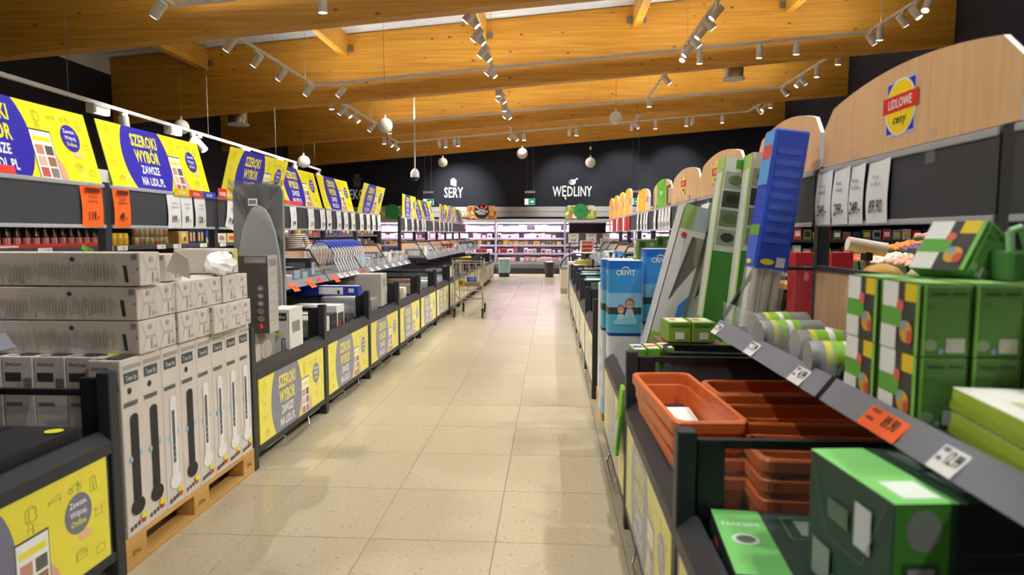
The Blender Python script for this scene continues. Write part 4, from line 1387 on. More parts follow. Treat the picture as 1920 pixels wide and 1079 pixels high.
# ------------------------------------------------------------------ garden cartons
GRN = '#7DB23A'
DGR = '#3F7A2C'
for k in range(2):
    carton('green_carton', 'light green carton with barcode behind the black planters, %s of two' % ('left', 'right')[k], 'carton', (.70 + .13 * k, 3.62, .86), (.125, .2, .11), '#86A83A',
           [('z+', 'r', .1, .9, .1, .9, '#DCE6C0'), ('z+', 'r', .2, .5, .3, .7, '#D86A60'), ('y-', 'r', .3, .7, .15, .5, '#E9EAD8'), ('y-', 'r', .1, .9, .8, .95, '#5A8A2A')], (0, 0, .04), 'green cartons behind the black planters')
carton('base_carton', 'plain brown carton under the light green cartons', 'carton', (.78, 3.66, .13), (.34, .30, .72), '#8A6A48', (), (0, 0, 0), 'plain cartons under the planters')
for k in range(3):
    carton('green_carton', 'slim green carton with red corner beside the front rail, %s from the aisle' % ORD[k], 'carton', (.455 + .075 * k, 3.36 + .03 * k, .40), (.068, .16, .46), '#6FA530',
           [('z+', 'r', .1, .9, .05, .95, '#E4E8D0'), ('z+', 'r', .15, .85, .3, .7, ('#5A4A9A', '#D8505A', '#D8505A')[k]), ('y-', 'r', .15, .85, .6, .9, '#7FB53C'), ('x-', 'r', .1, .9, .3, .9, '#DDE6C4'), ('x-', 'r', .2, .6, .4, .7, '#4F8A2C')], (0, 0, .05), 'slim green cartons by the front rail')
carton('base_carton', 'plain brown carton under the slim green cartons', 'carton', (.53, 3.42, .13), (.24, .24, .268), '#8A6A48', (), (0, 0, 0), 'plain cartons under the planters')
carton('green_carton', 'slim green and white carton hanging out over the front rail', 'carton', (.335, 3.22, .34), (.02, .12, .34), '#86C63C', [('x-', 'r', .2, .8, .1, .5, '#C9CCC8'), ('y-', 'r', .1, .9, .1, .6, '#4FA52C')], (0, .10, 0))

def remap(P, a, b):
    out = []
    f = lambda t: a + (b - a) * t
    for it in P:
        if it[1] == 'r' and not (it[4] == 0 and it[5] == 1):
            out.append(it[:4] + (f(it[4]), f(it[5])) + it[6:])
        elif it[1] == 'd':
            out.append((it[0], 'd', it[2], f(it[3]), it[4], it[5] * (b - a), it[6]))
        elif it[1] == 'p':
            out.append((it[0], 'p', [(x, f(t)) for x, t in it[2]], it[3]))
        else:
            out.append(it)
    return out
def leaning(name, label, base, size, lean, body, prints, group, yaw=0.0):
    return carton(name, label, 'carton', base, size, body, prints, (-.03, lean, yaw), group)
GZ = [('y-', 'r', 0, 1, 0, 1, '#D4D3D2'), ('y-', 'r', 0, 1, .84, 1, '#A9B3B8'), ('y-', 'r', 0, .45, .84, 1, '#8FAE60'), ('y-', 'p', [(.38, .40), (.98, .62), (.98, .80), (.62, .80)], '#6E675E'), ('y-', 'p', [(.3, .36), (.42, .40), (.66, .80), (.54, .80)], '#58564F'),
      ('y-', 'p', [(.72, .22), (1, .30), (1, .42), (.72, .34)], '#3D7FD6'), ('y-', 'p', [(.72, .80), (1, .80), (1, .62), (.85, .62)], '#8A8478'), ('y-', 'd', .22, .80, .11, .018, '#C93A34'), ('y-', 'r', 0, 1, .0, .14, '#9DB84A'), ('y-', 'd', .4, .07, .2, .03, '#D9D8D4'), ('y-', 'r', .5, .8, .03, .07, '#35507A'),
      ('x-', 'r', 0, 1, 0, 1, '#C6C6C4'), ('x-', 'r', .2, .8, .2, .34, '#E4E04A'), ('x-', 'r', .1, .9, .86, .98, '#8FAE60'), ('x-', 'r', .15, .85, .45, .7, '#E6E4E0'), ('z+', 'r', .1, .9, .1, .9, '#E2E2DE')]
GZ = remap(GZ[:-1], .36, 1.0) + GZ[-1:]
leaning('gazebo_carton', 'tall white and blue carton leaning right, left of the leaning pair', (.555, 4.24, .14), (.17, .22, 1.53), .255, '#CFCECB', GZ, 'tall leaning garden cartons')
leaning('gazebo_carton', 'tall white and blue carton leaning right, right of the leaning pair', (.745, 4.27, .14), (.17, .22, 1.53), .235, '#CFCECB', GZ, 'tall leaning garden cartons')
GC = [('y-', 'r', 0, 1, 0, .68, '#3C7F2A'), ('y-', 'r', 0, 1, .68, 1, '#CBCDC6'), ('y-', 'r', .45, .95, .962, .993, '#4E8A35'), ('y-', 'd', .8, .955, .12, .012, '#D04A40')] + \
     [('y-', 'r', .08, .92, .70 + .065 * k, .755 + .065 * k, ('#8F9A86', '#6E7A62', '#3A4038', '#98A08E')[k]) for k in range(4)] + [('y-', 'd', .5, .728 + .065 * k, .28, .016, ('#2C3428', '#4E6A34', '#1F241E', '#55733C')[k]) for k in range(4)] + \
     [('y-', 'r', .1, .9, .675, .69, '#9CCB4A'), ('x-', 'r', 0, 1, 0, 1, '#A7C76C'), ('x-', 'r', .1, .7, .1, .4, '#7FB53C'), ('x-', 'r', .15, .8, .45, .95, '#DAD9CE'), ('z+', 'r', .05, .95, .05, .95, '#C8B896')]
leaning('parasol_carton', 'tall green carton with plant pictures, left of the two leaning green ones', (.90, 4.02, .14), (.145, .18, 1.78), .125, '#4C8A34', GC, 'tall leaning garden cartons')
leaning('parasol_carton', 'tall green carton with plant pictures, right of the two leaning green ones', (1.055, 3.86, .14), (.145, .18, 1.78), .10, '#4C8A34', GC, 'tall leaning garden cartons')
leaning('slim_carton', 'slim pale carton with open flap squeezed between the leaning cartons', (1.02, 3.62, .14), (.07, .12, 1.72), .11, '#CFCBB4', [('y-', 'r', .1, .9, .2, .9, '#B8BC9C'), ('x-', 'r', .1, .9, .5, .95, '#E2E0D0')], 'tall leaning garden cartons')
g = T('awning_pack', 'blue sleeved awning pack with film-wrapped poles leaning before the near header', 'pack', (.955, 3.03, 1.02), (0, .13, .04))
sl = O('sleeve', MB().bbox(-.075, .075, -.07, .07, .27, .90, C('#2B4FC4', .3), .008), g)
p = MB()
M, w, h = frame((-.0775, .07, .27), (0, -1, 0), (0, 0, 1)), .14, .63
p.rect(.01, .13, .38, .62, C('#5AA0E0', .4), M).rect(.01, .13, .02, .15, C('#2F62D0', .4), M).rect(.01, .13, .15, .2, C('#6FA84A', .4), M).rect(.02, .12, .5, .56, C('#D8554A', .4), M, .0006)
p.disc(.06, .03, .03, .012, C('#E6DC32'), M, .0006)
M = frame((-.075, -.0715, .27), (1, 0, 0), (0, 0, 1))
p.disc(.05, .035, .032, .014, C('#E6DC32'), M, .0006).rect(.09, .13, .015, .06, C('#C9CCD8'), M, .0006)
for k in range(9):
    p.rect(.02, .13, .12 + .05 * k, .145 + .05 * k, C('#3F62CE', .4), M, .0004)
O('printed_design', p, sl)
for k, (a, b_) in enumerate(((-.045, -.03), (0, -.035), (.045, -.03), (-.03, .03), (.03, .03))):
    O('pole', MB().cyl((a, b_, 0), (a, b_, .88), .02, C('#C9C4BC', .35, .4), n=8), g)
O('film', MB().bbox(-.078, .078, -.073, .073, 0.0, .285, FILM, .02), g)

# blue pool cartons standing on the floor pallet
g0 = T('wooden_pallet', 'low pallet under the blue pool cartons', 'pallet', (.80, 4.98, 0))
for k in range(5):
    O('deck_board', MB().bbox(-.4 + .165 * k, -.28 + .165 * k, -.58, .58, .1, .12, PALW, .003), g0)
for y in (-.5, 0, .5):
    O('block', MB().bbox(-.4, .4, y - .06, y + .06, 0, .1, PALW, .003), g0)
def pool(label, x, y, z, hgt, rz=0):
    g = T('pool_carton', label, 'carton', (x, y, z), (0, 0, rz), 'blue pool cartons')
    hx, hy = .115, .10
    O('carton', MB().prism(rr(hx, hy, .03), hgt, C('#D6D8DC', .45), None, C('#D6D8DC', .45)), g)
    p = MB()
    def wrap(z0, z1, hx_, e=.0015):
        pts = rr(hx + e, hy + e, .03)
        n = len(pts)
        vs = [(a, b, z0) for a, b in pts] + [(a, b, z1) for a, b in pts]
        p.add(vs, [(k, (k + 1) % n, n + (k + 1) % n, n + k) for k in range(n)], C(hx_, .35), True)
    t = hgt
    zs = t * .56
    wrap(zs - .02, zs, '#123A7A')
    wrap(zs, zs + .13, '#57B4D6')
    wrap(zs + .13, zs + .18, '#2F4A3A')
    wrap(zs + .18, zs + .28, '#8CC4E6')
    wrap(zs + .28, t - .06, '#3E9AE0')
    wrap(t - .06, t - .002, '#1C6FCB')
    wrap(.0, .12, '#A8CDE6')
    M = frame((-hx, -hy - .003, 0), (1, 0, 0), (0, 0, 1))
    SK, HR = C('#D2A890', .6), C('#8A6248', .6)
    for cx, cz, s in ((.085, zs + .145, .8), (.145, zs + .18, .95)):
        p.disc(cx, cz + .028 * s, .034 * s, .04 * s, HR, M, 0, 14).disc(cx, cz + .02 * s, .026 * s, .032 * s, SK, M, .0006, 14)
        p.flat([(cx - .045 * s, cz - .10 * s), (cx + .045 * s, cz - .10 * s), (cx + .022 * s, cz - .012), (cx - .022 * s, cz - .012)], C('#B5CFDC', .5), M, .0003)
        p.line([(cx - .008, cz + .006), (cx + .008, cz + .006)], .004, WHT, M, .001)
        for ex_ in (-.009, .009):
            p.disc(cx + ex_, cz + .024 * s, .0035, .0035, C('#3A2A22'), M, .001, 8)
    p.flat([(.03, zs + .06), (.2, zs + .06), (.19, zs + .10), (.15, zs + .12), (.09, zs + .10), (.04, zs + .09)], C('#8CD0E4', .35), M, .001)
    p.text('CRIVIT', .115, t - .10, .035, WHT, M, .0006, .03, 1.0, 'C', 0, .13)
    p.line([(.09, t - .055), (.115, t - .042), (.14, t - .055)], .007, WHT, M, .0006)
    for k in range(3):
        p.disc(.05, .2 + .12 * k, .022, .03, C('#7C93D6', .5), M, .0006, 12)
    M = frame((-hx - .003, hy, 0), (0, -1, 0), (0, 0, 1))
    for k in range(3):
        p.disc(.1, .2 + .12 * k, .03, .03, C('#7C93D6', .5), M, .0006, 12)
    p.text('CRIVIT', .1, t - .10, .03, WHT, M, .0006, .03, 1.0, 'C', 0, .13)
    O('printed_design', p, g)
    return g
pool('tall blue carton with swimmers picture reading CRIVIT, nearest the camera', .515, 4.56, .121, 1.145)
pool('tall blue carton with swimmers picture, second in the aisle-side row', .49, 4.80, .121, 1.145)
pool('tall blue carton standing behind, partly hidden by the leaning white cartons', .80, 4.85, .121, 1.22)
carton('white_carton', 'tall narrow plain white carton standing at the far end of the blue pool cartons', 'carton', (.455, 5.38, .0), (.10, .22, 1.04), '#D8D6D4', [('y-', 'r', .05, .95, .02, .98, '#DDDBD9'), ('x-', 'r', .3, .6, .4, .6, '#E9E7E4')])

# ------------------------------------------------------------------ near bay: dark green boxes
GB = '#2E4A3A'
carton('base_carton', 'plain dark carton under the dark green boxes', 'carton', (.80, 1.42, .13), (.74, .76, .45), '#33362F')
carton('tool_box', 'flat dark box with light green stripe in the nearest right bin', 'box', (.70, 1.63, .582), (.50, .36, .075), '#2B3A33',
       [('z+', 'r', .0, .26, 0, 1, '#78C86A'), ('z+', 't', 'PARKSIDE', .13, .72, .06, '#DDEFD8', .2), ('z+', 'd', .12, .5, .07, .09, '#D9E6D4'), ('z+', 'd', .12, .5, .05, .06, '#6A7A70'), ('z+', 'l', [(.36, .55), (.62, .55), (.62, .9), (.36, .9), (.36, .55)], .003, '#4FA848'), ('z+', 'r', .42, .56, .6, .85, '#8A948E'), ('z+', 'l', [(.66, .6), (.80, .9)], .008, '#C9D2CC'), ('z+', 'l', [(.70, .6), (.84, .9)], .008, '#C9D2CC'), ('x-', 'r', .05, .95, .2, .8, '#1F2B26'), ('x-', 'r', .3, .45, .4, .7, '#C94A3A')], (0, 0, -.08))
carton('tool_box', 'big dark green power tool box with light green top stripe, nearest on the right', 'box', (.90, 1.37, .658), (.56, .31, .295), GB,
       [('z+', 'r', 0, .22, 0, 1, '#82CF70'), ('z+', 'r', .06, .19, .08, .35, '#E4EDE0')] + [('z+', 'r', .28 + .24 * (k % 3), .46 + .24 * (k % 3), .55 - .42 * (k // 3), .9 - .42 * (k // 3), '#7E9488') for k in range(6)] + [('z+', 'r', .30 + .24 * (k % 3), .42 + .24 * (k % 3), .62 - .42 * (k // 3), .8 - .42 * (k // 3), '#A9B8AE') for k in range(6)] +
       [('y-', 'r', 0, .19, 0, 1, '#4C9A35'), ('y-', 'd', .10, .83, .06, .14, '#8E978F'), ('y-', 'r', .03, .16, .40, .62, '#3A5A3E'), ('y-', 'r', .05, .14, .44, .58, '#A9B4AC'), ('y-', 'r', .21, .60, 0, 1, '#16231E')] + [('y-', 'l', [(.24, .15 + .13 * k), (.55, .15 + .13 * k)], .0016, '#5C6E64') for k in range(6)] + [('y-', 'l', [(.27 + .09 * k, .05), (.33 + .09 * k, .8)], .0016, '#7C8C82') for k in range(3)] + [('y-', 'r', .24, .52, .86, .93, '#7E9488'), ('y-', 'r', .62, 1, 0, .98, '#3F7FC0'), ('y-', 'd', .78, .6, .09, .16, '#1A2A48'), ('y-', 'd', .74, .4, .05, .06, '#A85A5A')] +
       [('x-', 'r', .62, .80, .55, .86, '#C9CFC8'), ('x-', 'r', .30, .55, .60, .75, '#5A6E60'), ('x-', 'l', [(.95, .98), (.72, .45), (.3, .45), (.05, .98)], .002, '#6E6A4A'), ('x-', 'r', .12, .35, .08, .36, '#8E9A92'), ('x-', 't', 'PARKSIDE', .55, .1, .08, '#B9C4BC', .4)], (0, 0, .10))
carton('tool_box', 'small green and blue box in front of the big dark green box', 'box', (.565, 1.27, .582), (.10, .14, .12), '#4A6A58', [('z+', 'r', 0, 1, .6, 1, '#82CF70'), ('z+', 'r', .1, .9, .1, .6, '#5AA0D8'), ('y-', 'r', .1, .9, .1, .9, '#C9D2CC'), ('x-', 'r', 0, .3, 0, 1, '#D07A5A')], (0, 0, .15))

# upper shelf, near: seed boxes and flat lime boxes
SB = [('x-', 'r', 0, 1, 0, 1, '#3B3A38'), ('x-', 'r', 0, .42, .62, 1, '#E9E9E4'), ('x-', 'r', .6, .92, .74, 1, '#E8C81E'), ('x-', 'r', 0, .55, .34, .62, '#5FA83A'), ('x-', 'r', 0, .42, .0, .34, '#E4E3DC'), ('x-', 'd', .50, .66, .09, .09, '#E0655A'), ('x-', 'd', .68, .30, .16, .16, '#D9A23A'), ('x-', 'd', .78, .24, .08, .1, '#C9503A'), ('x-', 'd', .62, .38, .06, .08, '#7AA0C0'), ('x-', 'r', .92, 1, 0, 1, '#79BF4A'),
      ('y-', 'r', 0, .06, 0, 1, '#86CF52'), ('y-', 'r', .15, .5, .86, .9, '#39602A'), ('y-', 'r', .6, .9, .86, .9, '#39602A'), ('y-', 'r', .52, .9, .06, .26, '#C9CFC0'), ('y-', 'd', .2, .16, .14, .08, '#9AB08A'), ('y-', 'd', .42, .08, .05, .04, '#8FB8D8'), ('z+', 'r', .05, .9, .05, .95, '#8FC46A')]
gi = 0
for lay in range(2):
    for a in range(3):
        for b_ in range(2):
            carton('seed_box', 'green box with bouquet picture, %s layer, %s from the aisle in the %s row' % (('lower', 'upper')[lay], ORD[a], ('front', 'rear')[b_]), 'box',
                   (.872 + .112 * a, 1.545 + .185 * b_, 1.017 + .163 * lay), (.105, .165, .16), '#5E9046', SB, (0, 0, .0), 'green picture boxes on the near right shelf', 'seed')
g = carton('seed_box', 'green box with bouquet picture tipped over on top of the others', 'box', (.985, 1.665, 1.345), (.075, .15, .14), '#5E9046', SB, (0, .55, .35), 'green picture boxes on the near right shelf')
g = T('carry_bag', 'dark green carton with pale loop handle at the right edge of the shelf', 'box', (1.10, 1.60, 1.343), 0)
O('carton', MB().bbox(-.05, .06, -.07, .07, 0, .07, C('#4A7A38', .6), .006), g)
O('handle', MB().tube([(-.04, -.05, .06), (-.045, -.05, .115), (-.02, -.05, .125), (0, -.05, .06)], .009, C('#9CCB9A', .4), 7), g)
for k in range(2):
    carton('flat_box', 'flat lime green box with white lid on the near right shelf, %s of two' % ('lower', 'upper')[k], 'box', (.995, 1.16, 1.017 + .053 * k), (.31, .50, .05), '#A5B83A',
           [('z+', 'r', .0, .72, .0, 1, '#E9E8DC'), ('z+', 'r', .1, .5, .1, .35, '#B9A078'), ('z+', 'r', .15, .6, .5, .75, '#C9BC92'), ('x-', 'r', 0, 1, .1, .5, '#93A82E'), ('y-', 'r', 0, 1, .2, .6, '#8FA62C')], (0, 0, -.12), 'flat lime boxes on the near right shelf')
carton('flat_box', 'flat lime box with leaf picture at the front right of the shelf', 'box', (.95, .80, 1.017), (.25, .20, .09), '#B5CC4A', [('z+', 'r', .1, .9, .1, .9, '#D9DEA0'), ('x-', 'r', .1, .6, .2, .8, '#DCE6B0')])
# rolls in the clear bin of the next bay
for k in range(4):
    g = T('film_roll', 'grey roll with green and yellow paper band, %s in the clear shelf bin' % ORD[k], 'roll', (.90 + .05 * (k % 2), 2.02 + .25 * k, 1.016 + .052), (0, 0, .1 * (k - 1)), 'rolls in the clear shelf bin')
    O('roll', MB().cyl((-.10, 0, 0), (.14, 0, 0), .052, C('#8E908E', .4), n=14), g)
    O('band', MB().cyl((-.04, 0, 0), (.05, 0, 0), .0535, C('#8CC02E', .5), n=14, caps=False).cyl((-.06, 0, 0), (-.04, 0, 0), .0537, C('#E0D83A', .5), n=14, caps=False).cyl((.0, 0, 0), (.02, 0, 0), .0537, C('#EDEDE8', .5), n=14, caps=False), g)
for k in range(3):
    carton('goods_pack', 'flat grey wrapped pack lying on the right upper shelf, %s from the camera' % ORD[k], 'pack', (1.05, 2.1 + .3 * k, 1.016), (.22, .24, .05), '#86888A', [('z+', 'r', .1, .9, .1, .5, '#C9CBC8')], (0, 0, .1), 'packs on the upper shelves')

# right row stock farther back
RH = [('green', '#5E8A34'), ('white', '#DADAD8'), ('dark', '#26282A'), ('pale', '#C9CDC8'), ('blue', '#4A8AC8')]
rn = ['first right', 'second right', 'third right', 'fourth right', 'fifth right', 'sixth right']
for i, y in enumerate((5.6, 6.85, 8.1, 9.35, 10.6, 11.85)):
    stock(1, y, i, True, i > 0, 60 + i, 'far ' + rn[i], RH)
for i, (x, y, z, sx, sz) in enumerate(((.86, 5.9, 1.016, .18, .20), (1.06, 5.95, 1.016, .17, .20), (.86, 6.15, 1.016, .18, .22), (.87, 6.5, 1.016, .22, .20), (1.06, 6.5, 1.016, .15, .2), (.86, 5.95, 1.217, .17, .18), (1.06, 6.15, 1.217, .14, .21))):
    carton('green_carton', 'dark green picnic carton above the first far right bin, %s of the cluster' % ORD[i], 'carton', (x, y, z), (sx, .18, sz), '#5A842E',
           [('y-', 'r', .1, .4, .6, .9, '#2F4A22'), ('y-', 'r', .6, .85, .65, .85, '#8FA0B0'), ('x-', 'r', .1, .6, .05, .95, '#D8D4DA'), ('x-', 'r', .3, .5, .2, .8, '#8C6AA8'), ('z+', 'r', .05, .95, .05, .95, '#C9C08A')], (0, 0, .08 * (i % 3 - 1)), 'picnic cartons on the right upper shelf')
for i, (y, w_, c_) in enumerate(((2.03, .10, PAPER), (3.02, .09, PAPER), (2.5, .10, PAPER), (1.52, .17, ORT), (1.27, .08, PAPER))):
    rail_tag(1, y, w_, c_, ('4.99', '7.99', '7.99', '89.90', '12.99')[i], '%s shelf tag on the right price rail, %s' % ('large orange' if c_ is ORT else 'white', ('below the grey rolls near the post', 'at the far end above the black planters', 'in the middle above the terracotta planters', 'below the green picture boxes', 'below the flat lime boxes')[i]))
# ------------------------------------------------------------------ chiller cabinets on the back wall
FRW = C('#B9B6BA', .4)
FRD = C('#26272B', .5)
LED = emit('chiller_led', '#EED4FF', 13.0)
YC = 23.05
for j, x0 in enumerate((-7.0, -4.5, -2.0, .5, 3.0)):
    w = 2.5
    g = T('chiller_cabinet', 'open chiller cabinet with lit shelves on the back wall, %s from the left' % ORD[j], 'fridge', (x0, YC, 0), 0, 'chiller cabinets on the back wall')
    O('base', MB().bbox(.005, w - .005, 0, .95, 0, .30, FRD, .01), g)
    O('bumper', MB().bbox(.005, w - .005, -.02, 0, .20, .34, GREYRAIL, .006), g)
    O('well_front', MB().bbox(.005, w - .005, .0, .04, .34, .44, C('#8D8F98', .3), .005), g)
    O('back_wall', MB().box(.005, w - .005, .88, .93, .3, 1.9, C('#77757C', .5)), g)
    for x in (0, w - .03):
        O('side_wall', MB().box(x + .002, x + .028, .05, .93, .3, 1.9, C('#A8A6AC', .5)), g)
    cp = O('canopy', MB().bbox(.005, w - .005, .10, .95, 1.83, 1.97, FRW, .01), g)
    O('light_strip', MB().box(.05, w - .05, .13, .18, 1.815, 1.83, LED), cp)
    for z, dep in ((1.56, .30), (1.275, .26), (1.03, .22), (.735, .16)):
        s = O('shelf', MB().box(.03, w - .03, dep, .88, z - .035, z - .015, C('#C9C6CC', .4)), g)
        O('shelf_lip', MB().bbox(.03, w - .03, dep - .015, dep, z - .05, z + .015, C('#B5A8C8', .4), .004), s)
        O('light_strip', MB().box(.06, w - .06, dep + .02, dep + .05, z - .05, z - .036, LED), s)
    la = bpy.data.lights.new('chiller_lamp', 'AREA')
    la.shape = 'RECTANGLE'
    la.size = 2.3
    la.size_y = .06
    la.energy = 20
    la.color = (.97, .88, 1)
    lo = bpy.data.objects.new('chiller_lamp', la)
    COL.objects.link(lo)
    lo.parent = g
    lo.location = (w / 2, .14, 1.80)
    lo.rotation_euler = (.35, 0, 0)
    rows = [(1.548, .34, .185, ['#E8C9DE', '#F0E6EE', '#C98FC0', '#DDA0B8', '#F4EEF2', '#D070B0'], 'top', 'rosy'), (1.263, .30, .18, ['#E6DEDA', '#C9908A', '#EDE6E2', '#F0ECEA', '#D8B8A8', '#5A2A34', '#E2D6DC'], 'second', 'pale'),
            (1.018, .26, .165, ['#9A7A50', '#B89A70', '#7A7A40', '#A9884E', '#4A3A2A', '#C9A03A'], 'third', 'brownish'), (.723, .20, .19, ['#A83A34', '#E4E0DE', '#D8D0CC', '#B9A08A', '#3A3638', '#D9C9B8', '#8A7A68'], 'fourth', 'red or white'), (.44, .10, .15, ['#C9908A', '#D8CFCC', '#B58A80', '#E0C8BC'], 'bottom', 'meat')]
    for ri, (z, dep, hh, cols, sh, nm) in enumerate(rows):
        r = random.Random(100 + j * 10 + ri)
        x = .06
        n = 0
        while x < w - .2:
            ww = r.uniform(.13, .24)
            hx = r.choice(cols)
            m = MB()
            h_ = hh * r.uniform(.8, 1.12)
            m.bbox(x, x + ww - .015, dep, dep + .22, z, z + h_, C(hx, .4), .008)
            m.box(x + ww * .2, x + ww * .7, dep - .0015, dep, z + h_ * .25, z + h_ * .7, C(r.choice(cols), .4))
            p_ = O('food_pack', m, None, (x0, YC, 0), label='%s food pack, %s on the %s shelf of the %s chiller' % (nm, ORD[min(n, 29)], sh, ORD[j]), cat='food pack', group='food packs in the chillers')
            n += 1
            x += ww + (r.uniform(.1, .3) if r.random() < .1 else 0)

# round topped boards above the chiller
def back_board(x, label, circ, txt, lines, food, mini=False):
    g = T('topper_board', label, 'sign', (x, YC + .07, 1.975), 0, 'picture boards on top of the chillers')
    M = frame((-.55, 0, 0), (1, 0, 0), (0, 0, 1))
    O('board', MB().prism([(0, 0), (1.1, 0), (1.1, .42), (1.0, .47), (.1, .47), (0, .42)], -.02, plaid_mat('food_print_' + food[0], food[1], (7, 7, 7)), M), g)
    p = O('disc', MB().prism([(.55 + .265 * math.cos(2 * PI * k / 28), max(.001, .27 + .265 * math.sin(2 * PI * k / 28))) for k in range(28)], .012, circ, M), g)
    t = MB()
    for s, yy, hh in lines:
        t.text(s, .55, yy, hh, txt, M, .014, .03, .8, 'C', 0, .46)
    if mini:
        t.flat([(.50, .38), (.60, .38), (.61, .43), (.57, .43), (.56, .49), (.52, .44), (.49, .44)], C('#E8402E', .5), M, .014)
        t.line([(.36, .44), (.44, .36)], .03, WHT, M, .014).line([(.74, .46), (.66, .36)], .025, WHT, M, .014)
        ring = [(.55 + .272 * math.cos(2 * PI * k / 28), max(.001, .27 + .272 * math.sin(2 * PI * k / 28))) for k in range(28)]
        t.line(ring[:-7], .016, C('#C8452E', .5), M, .0135)
    O('printed_text', t, p)
back_board(-2.50, 'black round grill sign on a food picture board above the chiller', C('#15161B', .5), WHT, (('SEZON', .30, .05), ('GRILLOWE', .22, .075), ('PRZEBOJE', .15, .05)), ('grill', ['#C98A4A', '#A85A2A', '#D9B070', '#8A4A28', '#E0C89A', '#B9732E']), True)
back_board(1.05, 'green round sign reading Wege on a vegetable picture board above the chiller', C('#2E8A4E', .5), C('#143A22'), (('Wege', .25, .07),), ('vegetable', ['#7AA83A', '#A9C24A', '#E2E4D8', '#D99A2A', '#C9523A', '#E6C23A']))

back_board(-5.75, 'green round sign on a carton picture board, seen in the gap of the left row', C('#2E8A4E', .5), C('#2E8A4E', .5), (('-', .25, .01),), ('eco', ['#8A8A80', '#C9C4B0', '#6A9A4A', '#E2DEC8', '#D9C23A', '#B9B5A8']))
# price panel and dark screen hanging before the chiller
g = T('dark_panel', 'long dark glossy panel hanging in front of the right chiller', 'screen', (.95, 17.0, 1.46), 0)
O('panel', MB().bbox(-.48, .48, -.03, .03, .0, .25, C('#16161C', .15), .008), g)
O('frame', MB().bbox(-.5, .5, -.02, .02, .25, .275, GREYRAIL, .005), g)
for x in (-.46, .46):
    O('post', MB().cyl((x, .04, -1.46), (x, .04, .2), .02, DARK, n=8), g)
g = T('price_board', 'grey price panel with three white cards over the freezer', 'price tag', (.92, 16.2, 1.20), 0)
O('panel', MB().bbox(-.55, .55, -.015, .015, 0, .26, C('#55565C', .5), .004), g)
for k, (x, t) in enumerate(((-.36, '10.49'), (.08, '11.99'), (.47, '13.4'))):
    c_ = O('card', MB().bbox(x - .13 if k < 2 else x - .1, x + .13 if k < 2 else x + .08, -.02, -.016, .02, .245, PAPER, .001), g)
    O('printed_text', MB().text(t, x, .05, .06, INK, frame((0, -.0215, 0), (1, 0, 0), (0, 0, 1)), 0, .02, .7, 'C').rect(x - .06, x + .06, .19, .21, C('#C9503A'), frame((0, -.0215, 0), (1, 0, 0), (0, 0, 1))), c_)
for x in (-.22, .22):
    O('post', MB().cyl((x, .03, -.199), (x, .03, .26), .015, DARK, n=8), g)

# chest freezer with curved end
g = T('chest_freezer', 'pale chest freezer with curved glass end at the far right of the aisle', 'freezer', (.23, 15.5, 0), 0)
O('body', MB().bbox(0, .95, 0, 1.4, .12, .60, C('#CFC8B8', .4), .02), g)
O('kick_plate', MB().bbox(.01, .94, .01, 1.39, 0, .12, C('#9C9884', .4), .01), g)
O('trim', MB().bbox(-.005, .955, -.005, 1.4, .60, .63, C('#8A8A86', .35), .006), g)
vs, fs = [], []
N = 8
for yv in (0, 1.4):
    for k in range(N + 1):
        t = PI / 2 * k / N
        vs.append((.42 - .42 * math.cos(t), yv, .63 + .34 * math.sin(t)))
for k in range(N):
    fs.append((k, k + 1, N + 2 + k, N + 1 + k))
m = MB().add(vs, fs, plastic_clear('freezer_glass', '#CFD4EA', .25), True)
O('curved_glass', m, g)
O('end_rim', MB().tube([(.42 - .42 * math.cos(PI / 2 * k / N), 0, .63 + .34 * math.sin(PI / 2 * k / N)) for k in range(N + 1)] + [(.95, 0, .97)], .018, C('#3A3A42', .4), 7), g)
lid = O('lit_lid', MB().bbox(.35, .95, .02, 1.38, .965, 1.0, C('#E4E2EE', .3), .008), g)
O('light_strip', MB().box(.38, .92, .0, .02, .93, .985, emit('freezer_led', '#FFFFFF', 4.0)), lid)
carton('goods_carton', 'clear tray of red fruit packs stacked on the freezer end', 'pack', (.86, 15.55, 1.001), (.3, .3, .28), '#D9C9C6', [('y-', 'r', .1, .9, .05, .3, '#B5443A'), ('y-', 'r', .1, .9, .38, .62, '#A03A34'), ('y-', 'r', .1, .9, .7, .95, '#C96A5A')])
g = T('steel_cabinet', 'pale grey sheet panel behind the far right shelves', 'panel', (1.21, 13.2, 0), 0)
O('panel', MB().bbox(-.21, .21, -.02, .02, 0, 1.33, C('#BDB9BA', .35), .006), g)
O('rim', MB().bbox(-.215, .215, -.025, .025, 1.33, 1.35, C('#D9D6D6', .4), .004), g)
# sprawl of goods at the far end of the right row
for i, (x, y, z, sx, sy, sz, hx, nm) in enumerate(((.50, 13.35, .62, .3, .3, .25, '#D8CFC0', 'beige'), (.62, 13.0, .62, .25, .25, .3, '#C9B03A', 'mustard'), (.50, 12.6, .62, .22, .3, .22, '#54607A', 'slate blue'), (.75, 13.3, .62, .2, .2, .42, '#2A2A30', 'black'))):
    carton('goods_carton', '%s carton heaped at the far end of the right row' % nm, 'carton', (x, y, .13), (sx, sy, .49 + sz), hx, [('y-', 'r', .1, .8, .6, .9, '#E6E2DA'), ('z+', 'r', .1, .7, .1, .8, '#EFECE6')], (0, 0, .15 * i), 'cartons heaped at the far right')

